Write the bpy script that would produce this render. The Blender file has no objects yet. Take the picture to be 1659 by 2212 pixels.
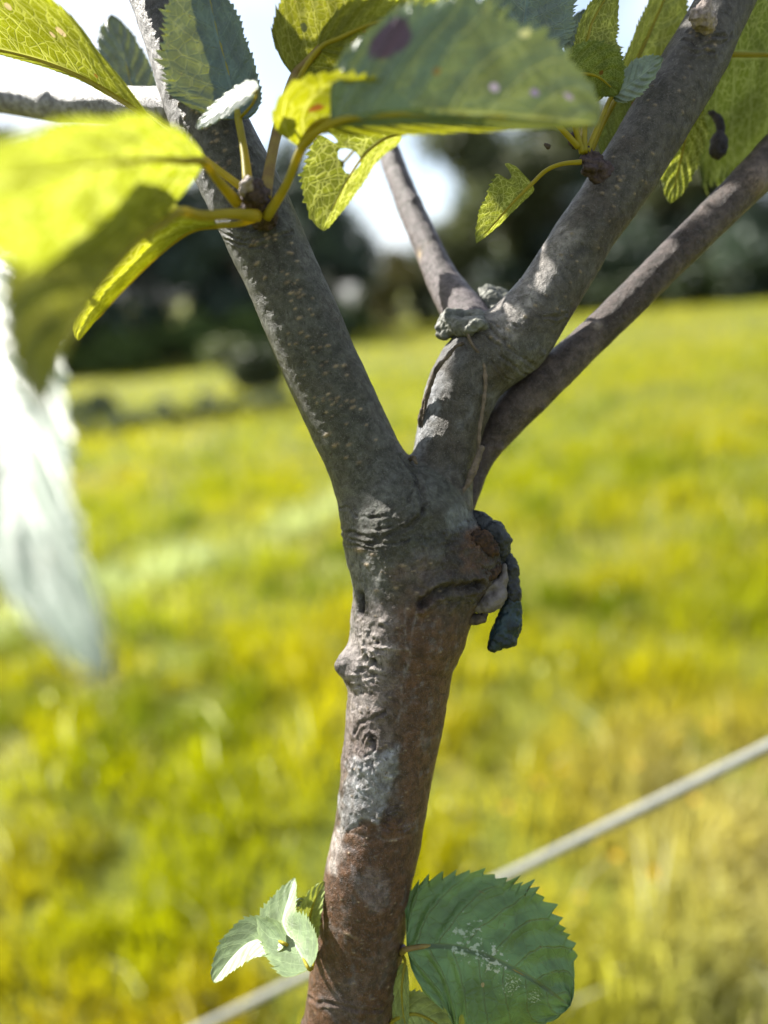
import bpy, math, random
import numpy as np
from mathutils import Vector, Matrix

R = math.radians
random.seed(7)
rng = np.random.default_rng(11)

# ------------------------------------------------------------------ camera
scene = bpy.context.scene
CAM_H = 1.30
PITCH = R(16.3)
FPX = 1597.0                      # focal length in pixels of a 1659 x 2212 picture
CX, CY = 829.5, 1106.0
CAM = np.array([0.0, 0.0, CAM_H])
FWD = np.array([0.0, math.cos(PITCH), -math.sin(PITCH)])
UPV = np.array([0.0, math.sin(PITCH), math.cos(PITCH)])
RGT = np.array([1.0, 0.0, 0.0])

cam_data = bpy.data.cameras.new("camera")
cam = bpy.data.objects.new("camera", cam_data)
scene.collection.objects.link(cam)
scene.camera = cam
cam.location = CAM
cam.rotation_euler = (math.pi / 2 - PITCH, 0, 0)
cam_data.sensor_fit = 'VERTICAL'
cam_data.sensor_height = 24.0
cam_data.lens = 24.0 * FPX / 2212.0
cam_data.clip_start = 0.01
cam_data.clip_end = 3000
cam_data.dof.use_dof = True
cam_data.dof.focus_distance = 0.327
cam_data.dof.aperture_fstop = 1.6
cam_data.dof.aperture_blades = 0

# ------------------------------------------------------------------ light
SUN = np.array([-0.66, 0.40, 0.64]); SUN = SUN / np.linalg.norm(SUN)
world = bpy.data.worlds.new("World")
scene.world = world
world.use_nodes = True
wn = world.node_tree.nodes; wl = world.node_tree.links
wn.clear()
sky = wn.new('ShaderNodeTexSky'); sky.sky_type = 'NISHITA'; sky.sun_disc = False
sky.sun_elevation = math.asin(SUN[2])
sky.sun_rotation = math.atan2(SUN[0], SUN[1])
sky.air_density = 1.0; sky.dust_density = 1.6; sky.ozone_density = 1.0
# thin high cloud over the whole sky
tcw = wn.new('ShaderNodeTexCoord')
cl = wn.new('ShaderNodeTexNoise'); cl.inputs['Scale'].default_value = 3.0
cl.inputs['Detail'].default_value = 6.0; cl.inputs['Roughness'].default_value = 0.6
clr = wn.new('ShaderNodeValToRGB')
clr.color_ramp.elements[0].position = 0.42; clr.color_ramp.elements[0].color = (0.25, 0.25, 0.25, 1)
clr.color_ramp.elements[1].position = 0.62; clr.color_ramp.elements[1].color = (0.9, 0.9, 0.9, 1)
mixw = wn.new('ShaderNodeMix'); mixw.data_type = 'RGBA'
mixw.inputs[7].default_value = (5.2, 5.6, 6.2, 1)
bg = wn.new('ShaderNodeBackground'); bg.inputs['Strength'].default_value = 0.06
wo = wn.new('ShaderNodeOutputWorld')
wl.new(tcw.outputs['Generated'], cl.inputs['Vector'])
wl.new(cl.outputs['Fac'], clr.inputs['Fac'])
wl.new(clr.outputs['Color'], mixw.inputs[0])
wl.new(sky.outputs['Color'], mixw.inputs[6])
wl.new(mixw.outputs[2], bg.inputs['Color'])
wl.new(bg.outputs['Background'], wo.inputs['Surface'])

sun_d = bpy.data.lights.new("sun", 'SUN')
sun_d.energy = 5.0; sun_d.angle = R(0.6); sun_d.color = (1.0, 0.95, 0.86)
sun_o = bpy.data.objects.new("sun", sun_d)
scene.collection.objects.link(sun_o)
sun_o.location = (-4, 3, 6)
sun_o.rotation_euler = Vector(SUN).to_track_quat('Z', 'Y').to_euler()

scene.view_settings.view_transform = 'Standard'
scene.view_settings.look = 'None'
scene.view_settings.exposure = 2.0
scene.view_settings.gamma = 1.0
scene.render.engine = 'CYCLES'
scene.cycles.max_bounces = 6
scene.cycles.diffuse_bounces = 3
scene.cycles.glossy_bounces = 2
scene.cycles.transmission_bounces = 6
scene.cycles.transparent_max_bounces = 6
scene.cycles.use_denoising = True
scene.cycles.sample_clamp_indirect = 6.0

# ------------------------------------------------------------------ helpers
COL = scene.collection

def W(px, py, d):
    """pixel of the 1659x2212 picture at depth d (m along the view axis) -> world"""
    return CAM + d * (FWD + RGT * ((px - CX) / FPX) + UPV * ((CY - py) / FPX))

def Warr(P):
    P = np.asarray(P, float)
    d = P[:, 2:3]
    return CAM + d * (FWD + RGT * ((P[:, 0:1] - CX) / FPX) + UPV * ((CY - P[:, 1:2]) / FPX))

def cam2world(V):
    return CAM + V[:, 0:1] * RGT + V[:, 1:2] * UPV + V[:, 2:3] * FWD

def px2cam(px, py, d):
    return np.array([(px - CX) / FPX * d, (CY - py) / FPX * d, d])

def ground_z(x, y):
    return 0.11 * 60 * np.tanh(x / 60.0) - 0.010 * np.minimum(y, 90.0)

def tag(o, label=None, cat=None, group=None, kind=None):
    if label: o['label'] = label
    if cat: o['category'] = cat
    if group: o['group'] = group
    if kind: o['kind'] = kind
    return o

def empty(name, loc):
    o = bpy.data.objects.new(name, None)
    COL.objects.link(o)
    o.location = loc
    o.empty_display_size = 0.05
    return o

def world_loc(o):
    v = np.array(o.location)
    while o.parent:
        o = o.parent
        v = v + np.array(o.location)
    return v

def mesh_obj(name, V, F, mat, parent=None, col=None, uv=None, smooth=True, normals=None, loc=None):
    """V in world coordinates; the object's origin is put at loc (or the parent's)"""
    V = np.asarray(V, float)
    me = bpy.data.meshes.new(name)
    org = np.zeros(3)
    if parent is not None: org = world_loc(parent)
    if loc is not None: org = np.asarray(loc, float)
    VL = V - org
    if isinstance(F, np.ndarray) and F.dtype != object:
        n, k = F.shape
        me.vertices.add(len(VL)); me.vertices.foreach_set('co', VL.astype(np.float32).ravel())
        me.loops.add(n * k); me.loops.foreach_set('vertex_index', F.astype(np.int32).ravel())
        me.polygons.add(n)
        me.polygons.foreach_set('loop_start', np.arange(0, n * k, k, dtype=np.int32))
        me.update(calc_edges=True)
    else:
        me.from_pydata(VL.tolist(), [], [tuple(f) for f in F])
        me.update()
    if smooth:
        me.polygons.foreach_set('use_smooth', np.ones(len(me.polygons), dtype=bool))
    if col is not None:
        a = me.color_attributes.new('col', 'FLOAT_COLOR', 'POINT')
        c4 = np.ones((len(VL), 4), np.float32); c4[:, :3] = col
        a.data.foreach_set('color', c4.ravel())
    if uv is not None:
        l = me.uv_layers.new(name='UVMap')
        li = np.zeros(len(me.loops), np.int32); me.loops.foreach_get('vertex_index', li)
        l.data.foreach_set('uv', np.asarray(uv, np.float32)[li].ravel())
    if normals is not None:
        me.normals_split_custom_set_from_vertices(normals.tolist())
    if mat is not None: me.materials.append(mat)
    o = bpy.data.objects.new(name, me)
    COL.objects.link(o)
    if parent is not None:
        o.parent = parent
        o.location = org - world_loc(parent)
    else:
        o.location = org
    return o

def catmull(P, n):
    """resample control points evenly by arc length; P (k, m): first three columns are used for length"""
    P = np.asarray(P, float)
    if len(P) == 2:
        t = np.linspace(0, 1, n)[:, None]
        return P[0] * (1 - t) + P[1] * t
    Q = np.vstack([2 * P[0] - P[1], P, 2 * P[-1] - P[-2]])
    out = []
    for i in range(1, len(Q) - 2):
        p0, p1, p2, p3 = Q[i - 1], Q[i], Q[i + 1], Q[i + 2]
        t = np.linspace(0, 1, 24, endpoint=False)[:, None]
        out.append(0.5 * (2 * p1 + (p2 - p0) * t + (2 * p0 - 5 * p1 + 4 * p2 - p3) * t ** 2 + (3 * p1 - p0 - 3 * p2 + p3) * t ** 3))
    out.append(P[-1:])
    out = np.vstack(out)
    seg = np.linalg.norm(np.diff(out[:, :3], axis=0), axis=1)
    s = np.concatenate([[0], np.cumsum(seg)])
    si = np.linspace(0, s[-1], n)
    return np.stack([np.interp(si, s, out[:, j]) for j in range(out.shape[1])], 1)

def hash3(i, j, k):
    h = (i * 374761393 + j * 668265263 + k * 2147483647 * 3) & 0xFFFFFFFF
    h = ((h ^ (h >> 13)) * 1274126177) & 0xFFFFFFFF
    h = h ^ (h >> 16)
    return (h & 0xFFFF) / 65535.0

def vnoise(P, scale, seed=0):
    """value noise in -1..1"""
    Q = np.asarray(P, float) * scale + 1000.0 + seed * 17.31
    I = np.floor(Q).astype(np.int64); f = Q - I
    f = f * f * (3 - 2 * f)
    r = 0
    for a in (0, 1):
        wx = f[:, 0] if a else 1 - f[:, 0]
        for b in (0, 1):
            wy = f[:, 1] if b else 1 - f[:, 1]
            for c in (0, 1):
                wz = f[:, 2] if c else 1 - f[:, 2]
                r = r + wx * wy * wz * hash3(I[:, 0] + a, I[:, 1] + b, I[:, 2] + c)
    return r * 2 - 1

def fbm(P, scale, oct=3, seed=0):
    r = 0; a = 1.0; t = 0
    for o in range(oct):
        r = r + a * vnoise(P, scale * 2 ** o, seed + o * 5); t += a; a *= 0.5
    return r / t

def sstep(x, a, b):
    t = np.clip((x - a) / (b - a + 1e-12), 0, 1)
    return t * t * (3 - 2 * t)

def vert_normals(V, F):
    n = np.zeros_like(V)
    a = V[F[:, 0]]; b = V[F[:, 1]]; c = V[F[:, 2]]
    d = V[F[:, 3]] if F.shape[1] == 4 else a
    fn = np.cross(c - a, d - b) if F.shape[1] == 4 else np.cross(b - a, c - a)
    for k in range(F.shape[1]):
        for ax in range(3):
            n[:, ax] += np.bincount(F[:, k], fn[:, ax], len(V))
    return n / (np.linalg.norm(n, axis=1, keepdims=True) + 1e-20)

def tube(P, rad, nseg=20, n=60, cap=True):
    """P control points world (k,3), rad (k,) -> V, F (quads), ring tangent frames"""
    A = np.hstack([np.asarray(P, float), np.asarray(rad, float)[:, None]])
    A = catmull(A, n)
    C = A[:, :3]; r = A[:, 3]
    T = np.gradient(C, axis=0); T /= np.linalg.norm(T, axis=1, keepdims=True)
    up = np.array([0.13, 0.9, 0.4]) if abs(T[0] @ np.array([0, 0, 1])) > .8 else np.array([0.0, 0.2, 1.0])
    X = np.zeros_like(C); X[0] = np.cross(T[0], up); X[0] /= np.linalg.norm(X[0])
    for i in range(1, n):
        x = X[i - 1] - T[i] * (X[i - 1] @ T[i]); X[i] = x / np.linalg.norm(x)
    Y = np.cross(T, X)
    th = np.linspace(0, 2 * math.pi, nseg, endpoint=False)
    V = (C[:, None, :] + r[:, None, None] * (np.cos(th)[None, :, None] * X[:, None, :] + np.sin(th)[None, :, None] * Y[:, None, :])).reshape(-1, 3)
    i = np.arange(n - 1)[:, None] * nseg; j = np.arange(nseg)[None, :]; j2 = (j + 1) % nseg
    F = np.stack([i + j, i + j2, i + nseg + j2, i + nseg + j], -1).reshape(-1, 4)
    if cap:
        V = np.vstack([V, C[0], C[-1]])
        a = len(V) - 2; b = len(V) - 1
        jj = np.arange(nseg); k2 = (jj + 1) % nseg
        F0 = np.stack([np.full(nseg, a), k2, jj, np.full(nseg, a)], 1)
        F1 = np.stack([np.full(nseg, b), (n - 1) * nseg + jj, (n - 1) * nseg + k2, np.full(nseg, b)], 1)
        F = [tuple(f) for f in F] + [tuple(f[:3]) for f in F0] + [tuple(f[:3]) for f in F1]
    return V, F

# ---- implicit surfaces (camera space, metres)
def smin(a, b, k):
    h = np.clip(0.5 + 0.5 * (b - a) / k, 0, 1)
    return b * (1 - h) + a * h - k * h * (1 - h)

def chain_pts(ch, n):
    """ch: [(px,py,d,r_px)] -> camera-space points + radius in metres"""
    A = np.array([[*px2cam(a, b, c), e * c / FPX] for a, b, c, e in ch])
    return catmull(A, n)

class Field:
    def __init__(self, lo, hi, vox):
        self.lo = np.asarray(lo, float); self.vox = vox
        self.n = np.ceil((np.asarray(hi) - self.lo) / vox).astype(int) + 1
        self.F = np.full(self.n, 0.02, np.float32)
        self.L = np.zeros(self.n, np.uint8)
    def add(self, pts, k, label, pad=0.011):
        lo = pts[:, :3].min(0) - pts[:, 3].max() - pad; hi = pts[:, :3].max(0) + pts[:, 3].max() + pad
        i0 = np.clip(np.floor((lo - self.lo) / self.vox).astype(int), 0, self.n); i1 = np.clip(np.ceil((hi - self.lo) / self.vox).astype(int) + 1, 0, self.n)
        if np.any(i1 <= i0): return
        D = np.full(i1 - i0, 0.02, np.float32)
        for s in range(len(pts) - 1):
            a, b = pts[s], pts[s + 1]
            l2 = np.minimum(a[:3], b[:3]) - max(a[3], b[3]) - pad; h2 = np.maximum(a[:3], b[:3]) + max(a[3], b[3]) + pad
            j0 = np.clip(np.floor((l2 - self.lo) / self.vox).astype(int), i0, i1); j1 = np.clip(np.ceil((h2 - self.lo) / self.vox).astype(int) + 1, i0, i1)
            if np.any(j1 <= j0): continue
            gx, gy, gz = [(self.lo[q] + np.arange(j0[q], j1[q]) * self.vox).astype(np.float32) for q in range(3)]
            X = gx[:, None, None] - np.float32(a[0]); Y = gy[None, :, None] - np.float32(a[1]); Z = gz[None, None, :] - np.float32(a[2])
            ab = (b[:3] - a[:3]).astype(np.float32); l = float(ab @ ab) + 1e-12
            t = np.clip((X * ab[0] + Y * ab[1] + Z * ab[2]) / np.float32(l), 0, 1)
            d = np.sqrt((X - t * ab[0]) ** 2 + (Y - t * ab[1]) ** 2 + (Z - t * ab[2]) ** 2) - (np.float32(a[3]) + t * np.float32(b[3] - a[3]))
            sl = tuple(slice(j0[q] - i0[q], j1[q] - i0[q]) for q in range(3))
            np.minimum(D[sl], d, out=D[sl])
        sl = tuple(slice(i0[q], i1[q]) for q in range(3))
        G = self.F[sl]
        self.L[sl][D < G] = label
        self.F[sl] = smin(G, D, np.float32(k))
    def mesh(self):
        F = self.F; S = F < 0
        c = [S[a:S.shape[0] - 1 + a, b:S.shape[1] - 1 + b, d:S.shape[2] - 1 + d] for a in (0, 1) for b in (0, 1) for d in (0, 1)]
        anyv = c[0].copy(); allv = c[0].copy()
        for q in c[1:]:
            anyv |= q; allv &= q
        act = anyv & ~allv
        idx = np.argwhere(act)
        cid = np.full(act.shape, -1, np.int32); cid[act] = np.arange(len(idx))
        corn = [(a, b, d) for a in (0, 1) for b in (0, 1) for d in (0, 1)]
        vals = np.stack([F[idx[:, 0] + a, idx[:, 1] + b, idx[:, 2] + d] for a, b, d in corn], 1)
        P = np.zeros((len(idx), 3)); cnt = np.zeros(len(idx))
        for i, ci in enumerate(corn):
            for j, cj in enumerate(corn):
                if j <= i or sum(abs(x - y) for x, y in zip(ci, cj)) != 1: continue
                a, b = vals[:, i], vals[:, j]
                m = (a < 0) != (b < 0)
                t = np.where(m, a / np.where(m, a - b, 1), 0)
                for q in range(3):
                    P[:, q] += np.where(m, ci[q] + t * (cj[q] - ci[q]), 0)
                cnt += m
        P = idx + P / cnt[:, None]
        V = self.lo + P * self.vox
        Q = []
        for ax in range(3):
            s0 = [slice(1, -1)] * 3; s1 = [slice(1, -1)] * 3
            s0[ax] = slice(0, -1); s1[ax] = slice(1, None)
            A = S[tuple(s0)]; B = S[tuple(s1)]
            e = np.argwhere(A != B)
            flip = A[e[:, 0], e[:, 1], e[:, 2]]
            off = [1, 1, 1]; off[ax] = 0
            e = e + np.array(off)
            u, v = [(1, 2), (2, 0), (0, 1)][ax]
            def cell(du, dv):
                w = e.copy(); w[:, u] += du; w[:, v] += dv
                return cid[w[:, 0], w[:, 1], w[:, 2]]
            q = np.stack([cell(-1, -1), cell(0, -1), cell(0, 0), cell(-1, 0)], 1)
            q[~flip] = q[~flip][:, ::-1]
            Q.append(q)
        Q = np.vstack(Q); Q = Q[(Q >= 0).all(1)]
        lab = self.L[idx[:, 0], idx[:, 1], idx[:, 2]]
        return V, Q, lab

def blob(chains, vox=0.0006, k=0.003, noise=(0.0006, 300), seed=0, n=10):
    """a lump made of chains [(px,py,d,r)] -> world V, F"""
    pts = [chain_pts(c, n) if len(c) > 1 else np.vstack([chain_pts([c[0], (c[0][0] + .5, c[0][1], c[0][2], c[0][3])], 2)]) for c in chains]
    al = np.vstack(pts)
    f = Field(al[:, :3].min(0) - al[:, 3].max() - .003, al[:, :3].max(0) + al[:, 3].max() + .003, vox)
    for p in pts: f.add(p, k, 0)
    V, F, _ = f.mesh()
    N = vert_normals(V, F)
    V = V + N * (noise[0] * (fbm(V, noise[1], 3, seed) + .5 * np.abs(fbm(V, noise[1] * 2.7, 2, seed + 3))))[:, None]
    return cam2world(V), F[:, ::-1].copy()

# ------------------------------------------------------------------ node helpers
def new_mat(name):
    m = bpy.data.materials.new(name); m.use_nodes = True
    nt = m.node_tree; nt.nodes.clear()
    return m, nt, nt.nodes, nt.links

def nmath(nt, op, a, b=None, c=None, clamp=False):
    n = nt.nodes.new('ShaderNodeMath'); n.operation = op; n.use_clamp = clamp
    for i, x in enumerate((a, b, c)):
        if x is None: continue
        if isinstance(x, (int, float)): n.inputs[i].default_value = x
        else: nt.links.new(x, n.inputs[i])
    return n.outputs[0]

def nmix(nt, fac, a, b, mode='MIX'):
    n = nt.nodes.new('ShaderNodeMix'); n.data_type = 'RGBA'; n.blend_type = mode
    for i, x in ((0, fac), (6, a), (7, b)):
        if isinstance(x, (int, float)): n.inputs[i].default_value = x
        elif isinstance(x, tuple): n.inputs[i].default_value = (*x, 1) if len(x) == 3 else x
        else: nt.links.new(x, n.inputs[i])
    return n.outputs[2]

def nnoise(nt, vec, scale, detail=4, rough=0.55, dist=0.0):
    n = nt.nodes.new('ShaderNodeTexNoise')
    n.inputs['Scale'].default_value = scale; n.inputs['Detail'].default_value = detail
    n.inputs['Roughness'].default_value = rough; n.inputs['Distortion'].default_value = dist
    if vec is not None: nt.links.new(vec, n.inputs['Vector'])
    return n.outputs['Fac']

def nramp(nt, fac, p0, p1, c0=0.0, c1=1.0):
    n = nt.nodes.new('ShaderNodeMapRange'); n.interpolation_type = 'SMOOTHSTEP'
    nt.links.new(fac, n.inputs['Value'])
    n.inputs['From Min'].default_value = p0; n.inputs['From Max'].default_value = p1
    n.inputs['To Min'].default_value = c0; n.inputs['To Max'].default_value = c1
    return n.outputs['Result']

def principled(nt, base, rough=0.6, spec=0.5, normal=None):
    p = nt.nodes.new('ShaderNodeBsdfPrincipled')
    for k_, x in (('Base Color', base), ('Roughness', rough)):
        if isinstance(x, tuple): p.inputs[k_].default_value = (*x, 1)
        elif isinstance(x, (int, float)): p.inputs[k_].default_value = x
        else: nt.links.new(x, p.inputs[k_])
    p.inputs['Specular IOR Level'].default_value = spec
    if normal is not None: nt.links.new(normal, p.inputs['Normal'])
    return p

def nbump(nt, h, strength, dist):
    b = nt.nodes.new('ShaderNodeBump'); b.inputs['Strength'].default_value = strength
    b.inputs['Distance'].default_value = dist
    nt.links.new(h, b.inputs['Height'])
    return b.outputs['Normal']

def out(nt, sh):
    o = nt.nodes.new('ShaderNodeOutputMaterial'); nt.links.new(sh, o.inputs['Surface'])

def objco(nt):
    return nt.nodes.new('ShaderNodeTexCoord').outputs['Object']

def mapping(nt, vec, scale=(1, 1, 1), rot=(0, 0, 0)):
    m = nt.nodes.new('ShaderNodeMapping'); nt.links.new(vec, m.inputs['Vector'])
    m.inputs['Scale'].default_value = scale; m.inputs['Rotation'].default_value = rot
    return m.outputs['Vector']

def bark_material():
    m, nt, N, L = new_mat('bark')
    a = N.new('ShaderNodeVertexColor'); a.layer_name = 'col'
    co = objco(nt)
    n1 = nnoise(nt, co, 260, 5, 0.65, 0.4)            # patches of a few mm
    n2 = nnoise(nt, co, 850, 5, 0.75)                 # grain
    n3 = nnoise(nt, mapping(nt, co, (1, 1, 0.35)), 700, 3, 0.6, 0.8)
    c = nmix(nt, nramp(nt, n1, 0.30, 0.72, 0.0, 1.0), nmix(nt, 1.0, a.outputs['Color'], (0.40, 0.39, 0.38), 'MULTIPLY'), nmix(nt, 1.0, a.outputs['Color'], (1.15, 1.14, 1.13), 'MULTIPLY'))
    n4 = nnoise(nt, co, 2100, 3, 0.7)
    c = nmix(nt, nramp(nt, n2, 0.56, 0.72, 0.0, 0.42), c, (0.25, 0.245, 0.24))
    c = nmix(nt, nramp(nt, n4, 0.58, 0.70, 0.0, 0.40), c, (0.30, 0.29, 0.28))
    c = nmix(nt, nramp(nt, n4, 0.28, 0.40, 0.5, 0.0), c, (0.02, 0.016, 0.013))      # pale flecks
    c = nmix(nt, nramp(nt, n3, 0.28, 0.44, 0.7, 0.0), c, (0.028, 0.022, 0.018))   # dark pores
    h = nmath(nt, 'ADD', nmath(nt, 'MULTIPLY_ADD', n4, 0.5, nmath(nt, 'MULTIPLY', n2, 0.6)), nmath(nt, 'ADD', nmath(nt, 'MULTIPLY', n1, 1.0), nmath(nt, 'MULTIPLY', n3, 0.7)))
    nrm = nbump(nt, h, 0.9, 0.0010)
    p = principled(nt, c, nramp(nt, n1, 0.3, 0.7, 0.52, 0.38), 0.28, nrm)
    out(nt, p.outputs[0])
    return m

def leaf_material(name, top, under, trans, tf=0.5, gloss=0.38, spec=0.5, spots=None, net=0.6, nv=7.0, vd=False, ns=1.0, bs=0.55):
    """upper side / underside / light shining through, with the vein net"""
    trans = tuple(x * .64 for x in trans)
    m, nt, N, L = new_mat(name)
    uv = N.new('ShaderNodeUVMap').outputs['UV']
    sep = N.new('ShaderNodeSeparateXYZ'); L.new(uv, sep.inputs[0])
    t = sep.outputs[0]
    v = nmath(nt, 'ABSOLUTE', nmath(nt, 'MULTIPLY_ADD', sep.outputs[1], 2.0, -1.0))
    side = nmath(nt, 'GREATER_THAN', sep.outputs[1], 0.5)
    wob = nnoise(nt, uv, 9.0, 2)
    q = nmath(nt, 'ADD', nmath(nt, 'SUBTRACT', nmath(nt, 'MULTIPLY', t, nv), nmath(nt, 'MULTIPLY', nmath(nt, 'POWER', v, 1.25), 1.9)), nmath(nt, 'ADD', nmath(nt, 'MULTIPLY', side, 0.45), nmath(nt, 'MULTIPLY', wob, 0.35)))
    fr = nmath(nt, 'ABSOLUTE', nmath(nt, 'SUBTRACT', nmath(nt, 'FRACT', q), 0.5))
    sec = nmath(nt, 'MULTIPLY', nramp(nt, fr, 0.0, 0.055, 1.0, 0.0), nramp(nt, v, 0.75, 1.0, 1.0, 0.15))
    mid = nramp(nt, v, 0.02, 0.05, 1.0, 0.0)
    vo = N.new('ShaderNodeTexVoronoi'); vo.feature = 'DISTANCE_TO_EDGE'; vo.inputs['Scale'].default_value = 1.0
    L.new(mapping(nt, uv, (15 * ns, 12 * ns, 1)), vo.inputs['Vector'])
    ter = nramp(nt, vo.outputs['Distance'], 0.03, 0.085, 1.0, 0.0)
    vo2 = N.new('ShaderNodeTexVoronoi'); vo2.feature = 'DISTANCE_TO_EDGE'; vo2.inputs['Scale'].default_value = 1.0
    L.new(mapping(nt, uv, (36 * ns, 29 * ns, 1)), vo2.inputs['Vector'])
    qua = nramp(nt, vo2.outputs['Distance'], 0.02, 0.12, 1.0, 0.0)
    vein = nmath(nt, 'MAXIMUM', nmath(nt, 'MAXIMUM', sec, mid), nmath(nt, 'MAXIMUM', nmath(nt, 'MULTIPLY', ter, net), nmath(nt, 'MULTIPLY', qua, net * 0.35)))
    blot = nnoise(nt, uv, 5.0, 4, 0.6, 0.6)
    fine = nnoise(nt, uv, 60.0, 3, 0.6)
    var = nramp(nt, blot, 0.3, 0.7, 0.72, 1.25)
    geo = N.new('ShaderNodeNewGeometry')
    bf = geo.outputs['Backfacing']
    mul = N.new('ShaderNodeCombineColor'); 
    for i in range(3): L.new(var, mul.inputs[i])
    topc = nmix(nt, nmath(nt, 'MULTIPLY', vein, 0.8 if vd else 0.35), top, tuple(x * .35 for x in top) if vd else tuple(min(1, x * 1.9 + 0.02) for x in top))
    undc = nmix(nt, nmath(nt, 'MULTIPLY', vein, 0.55), under, tuple(min(1, x * 1.5 + 0.05) for x in under))
    base = nmix(nt, 1.0, nmix(nt, bf, topc, undc), mul.outputs[0], 'MULTIPLY')
    trc = nmix(nt, nmath(nt, 'MULTIPLY', vein, 0.9), trans, (min(1, trans[0] * 1.7 + .16), min(1, trans[1] * 1.6 + .16), trans[2] + 0.10))
    trc = nmix(nt, 1.0, trc, mul.outputs[0], 'MULTIPLY')
    trc = nmix(nt, nramp(nt, fine, 0.62, 0.75, 0.0, 0.25), trc, (trans[0] * .55, trans[1] * .5, 0.0))
    bl = nmath(nt, 'MULTIPLY', nramp(nt, nnoise(nt, uv, 23.0, 3, 0.6), .68, .74), .7)
    rim = nramp(nt, nmath(nt, 'ADD', v, nmath(nt, 'MULTIPLY', nmath(nt, 'SUBTRACT', blot, .5), .25)), .80, 1.0, 0.0, .45)
    base = nmix(nt, rim, base, tuple(min(1, x * 1.3 + y) for x, y in zip(top, (.05, .05, 0))))
    base = nmix(nt, bl, base, (0.10, 0.06, 0.02)); trc = nmix(nt, bl, trc, (0.16, 0.09, 0.01))
    if spots:
        for (su, sv, sr, sc, *fz) in spots:
            dx = nmath(nt, 'SUBTRACT', t, su); dy = nmath(nt, 'MULTIPLY', nmath(nt, 'SUBTRACT', sep.outputs[1], sv), 0.8)
            d2 = nmath(nt, 'SQRT', nmath(nt, 'ADD', nmath(nt, 'MULTIPLY', dx, dx), nmath(nt, 'MULTIPLY', dy, dy)))
            d2 = nmath(nt, 'ADD', d2, nmath(nt, 'MULTIPLY', nmath(nt, 'SUBTRACT', nnoise(nt, uv, fz[0] if fz else 14.0, 4, 0.65), 0.5), sr * (fz[1] if fz else 1.2)))
            mk = nramp(nt, d2, sr * 0.7, sr, 1.0, 0.0)
            if len(fz) > 2:      # a scatter of specks inside the radius
                d3 = nmath(nt, 'SQRT', nmath(nt, 'ADD', nmath(nt, 'MULTIPLY', dx, dx), nmath(nt, 'MULTIPLY', dy, dy)))
                mk = nmath(nt, 'MULTIPLY', nramp(nt, nmath(nt, 'SUBTRACT', nnoise(nt, uv, fz[0], 3, .6), nramp(nt, d3, sr * .3, sr, 0.0, .16)), .50, .60), nramp(nt, d3, sr * .8, sr, 1.0, 0.0))
            base = nmix(nt, mk, base, sc); trc = nmix(nt, mk, trc, tuple(x * 0.8 for x in sc))
    h = nmath(nt, 'SUBTRACT', nmath(nt, 'MULTIPLY', fine, 0.25), nmath(nt, 'MULTIPLY', nmath(nt, 'MAXIMUM', nmath(nt, 'MAXIMUM', sec, mid), nmath(nt, 'MULTIPLY', ter, 0.5)), 0.8))
    nrm = nbump(nt, h, bs, 0.0006)
    rough = nmath(nt, 'MULTIPLY_ADD', bf, 0.28, gloss)
    p = principled(nt, base, rough, spec, nrm)
    tr = N.new('ShaderNodeBsdfTranslucent'); L.new(trc, tr.inputs['Color']); L.new(nrm, tr.inputs['Normal'])
    mx = N.new('ShaderNodeMixShader'); mx.inputs[0].default_value = tf
    L.new(p.outputs[0], mx.inputs[1]); L.new(tr.outputs[0], mx.inputs[2])
    out(nt, mx.outputs[0])
    return m

def plain_material(name, c0, c1, scale, rough=0.6, bump=0.0, bdist=0.001, spec=0.25, trans=None, dark=None):
    m, nt, N, L = new_mat(name)
    co = objco(nt)
    n = nnoise(nt, co, scale, 5, 0.6, 0.3)
    c = nmix(nt, nramp(nt, n, 0.3, 0.7), c0, c1)
    if dark:
        c = nmix(nt, nramp(nt, nnoise(nt, co, scale * 2.7, 4, 0.65), 0.30, 0.42, 0.8, 0.0), c, dark)
    nrm = nbump(nt, nnoise(nt, co, scale * 2.2, 4, 0.65), bump, bdist) if bump else None
    p = principled(nt, c, rough, spec, nrm)
    sh = p.outputs[0]
    if trans:
        tr = N.new('ShaderNodeBsdfTranslucent'); tr.inputs['Color'].default_value = (*trans[0], 1)
        mx = N.new('ShaderNodeMixShader'); mx.inputs[0].default_value = trans[1]
        L.new(sh, mx.inputs[1]); L.new(tr.outputs[0], mx.inputs[2]); sh = mx.outputs[0]
    out(nt, sh)
    return m

def vcol_leafy(name, tf, rough=0.55, tgain=(1.5, 1.35, 0.6), spec=0.35):
    """colour from the mesh's own 'col' attribute, light passes through"""
    m, nt, N, L = new_mat(name)
    a = N.new('ShaderNodeVertexColor'); a.layer_name = 'col'
    p = principled(nt, a.outputs['Color'], rough, spec)
    tr = N.new('ShaderNodeBsdfTranslucent')
    L.new(nmix(nt, 1.0, a.outputs['Color'], tgain, 'MULTIPLY'), tr.inputs['Color'])
    mx = N.new('ShaderNodeMixShader'); mx.inputs[0].default_value = tf
    L.new(p.outputs[0], mx.inputs[1]); L.new(tr.outputs[0], mx.inputs[2])
    out(nt, mx.outputs[0])
    return m

BARK = bark_material()

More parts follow.
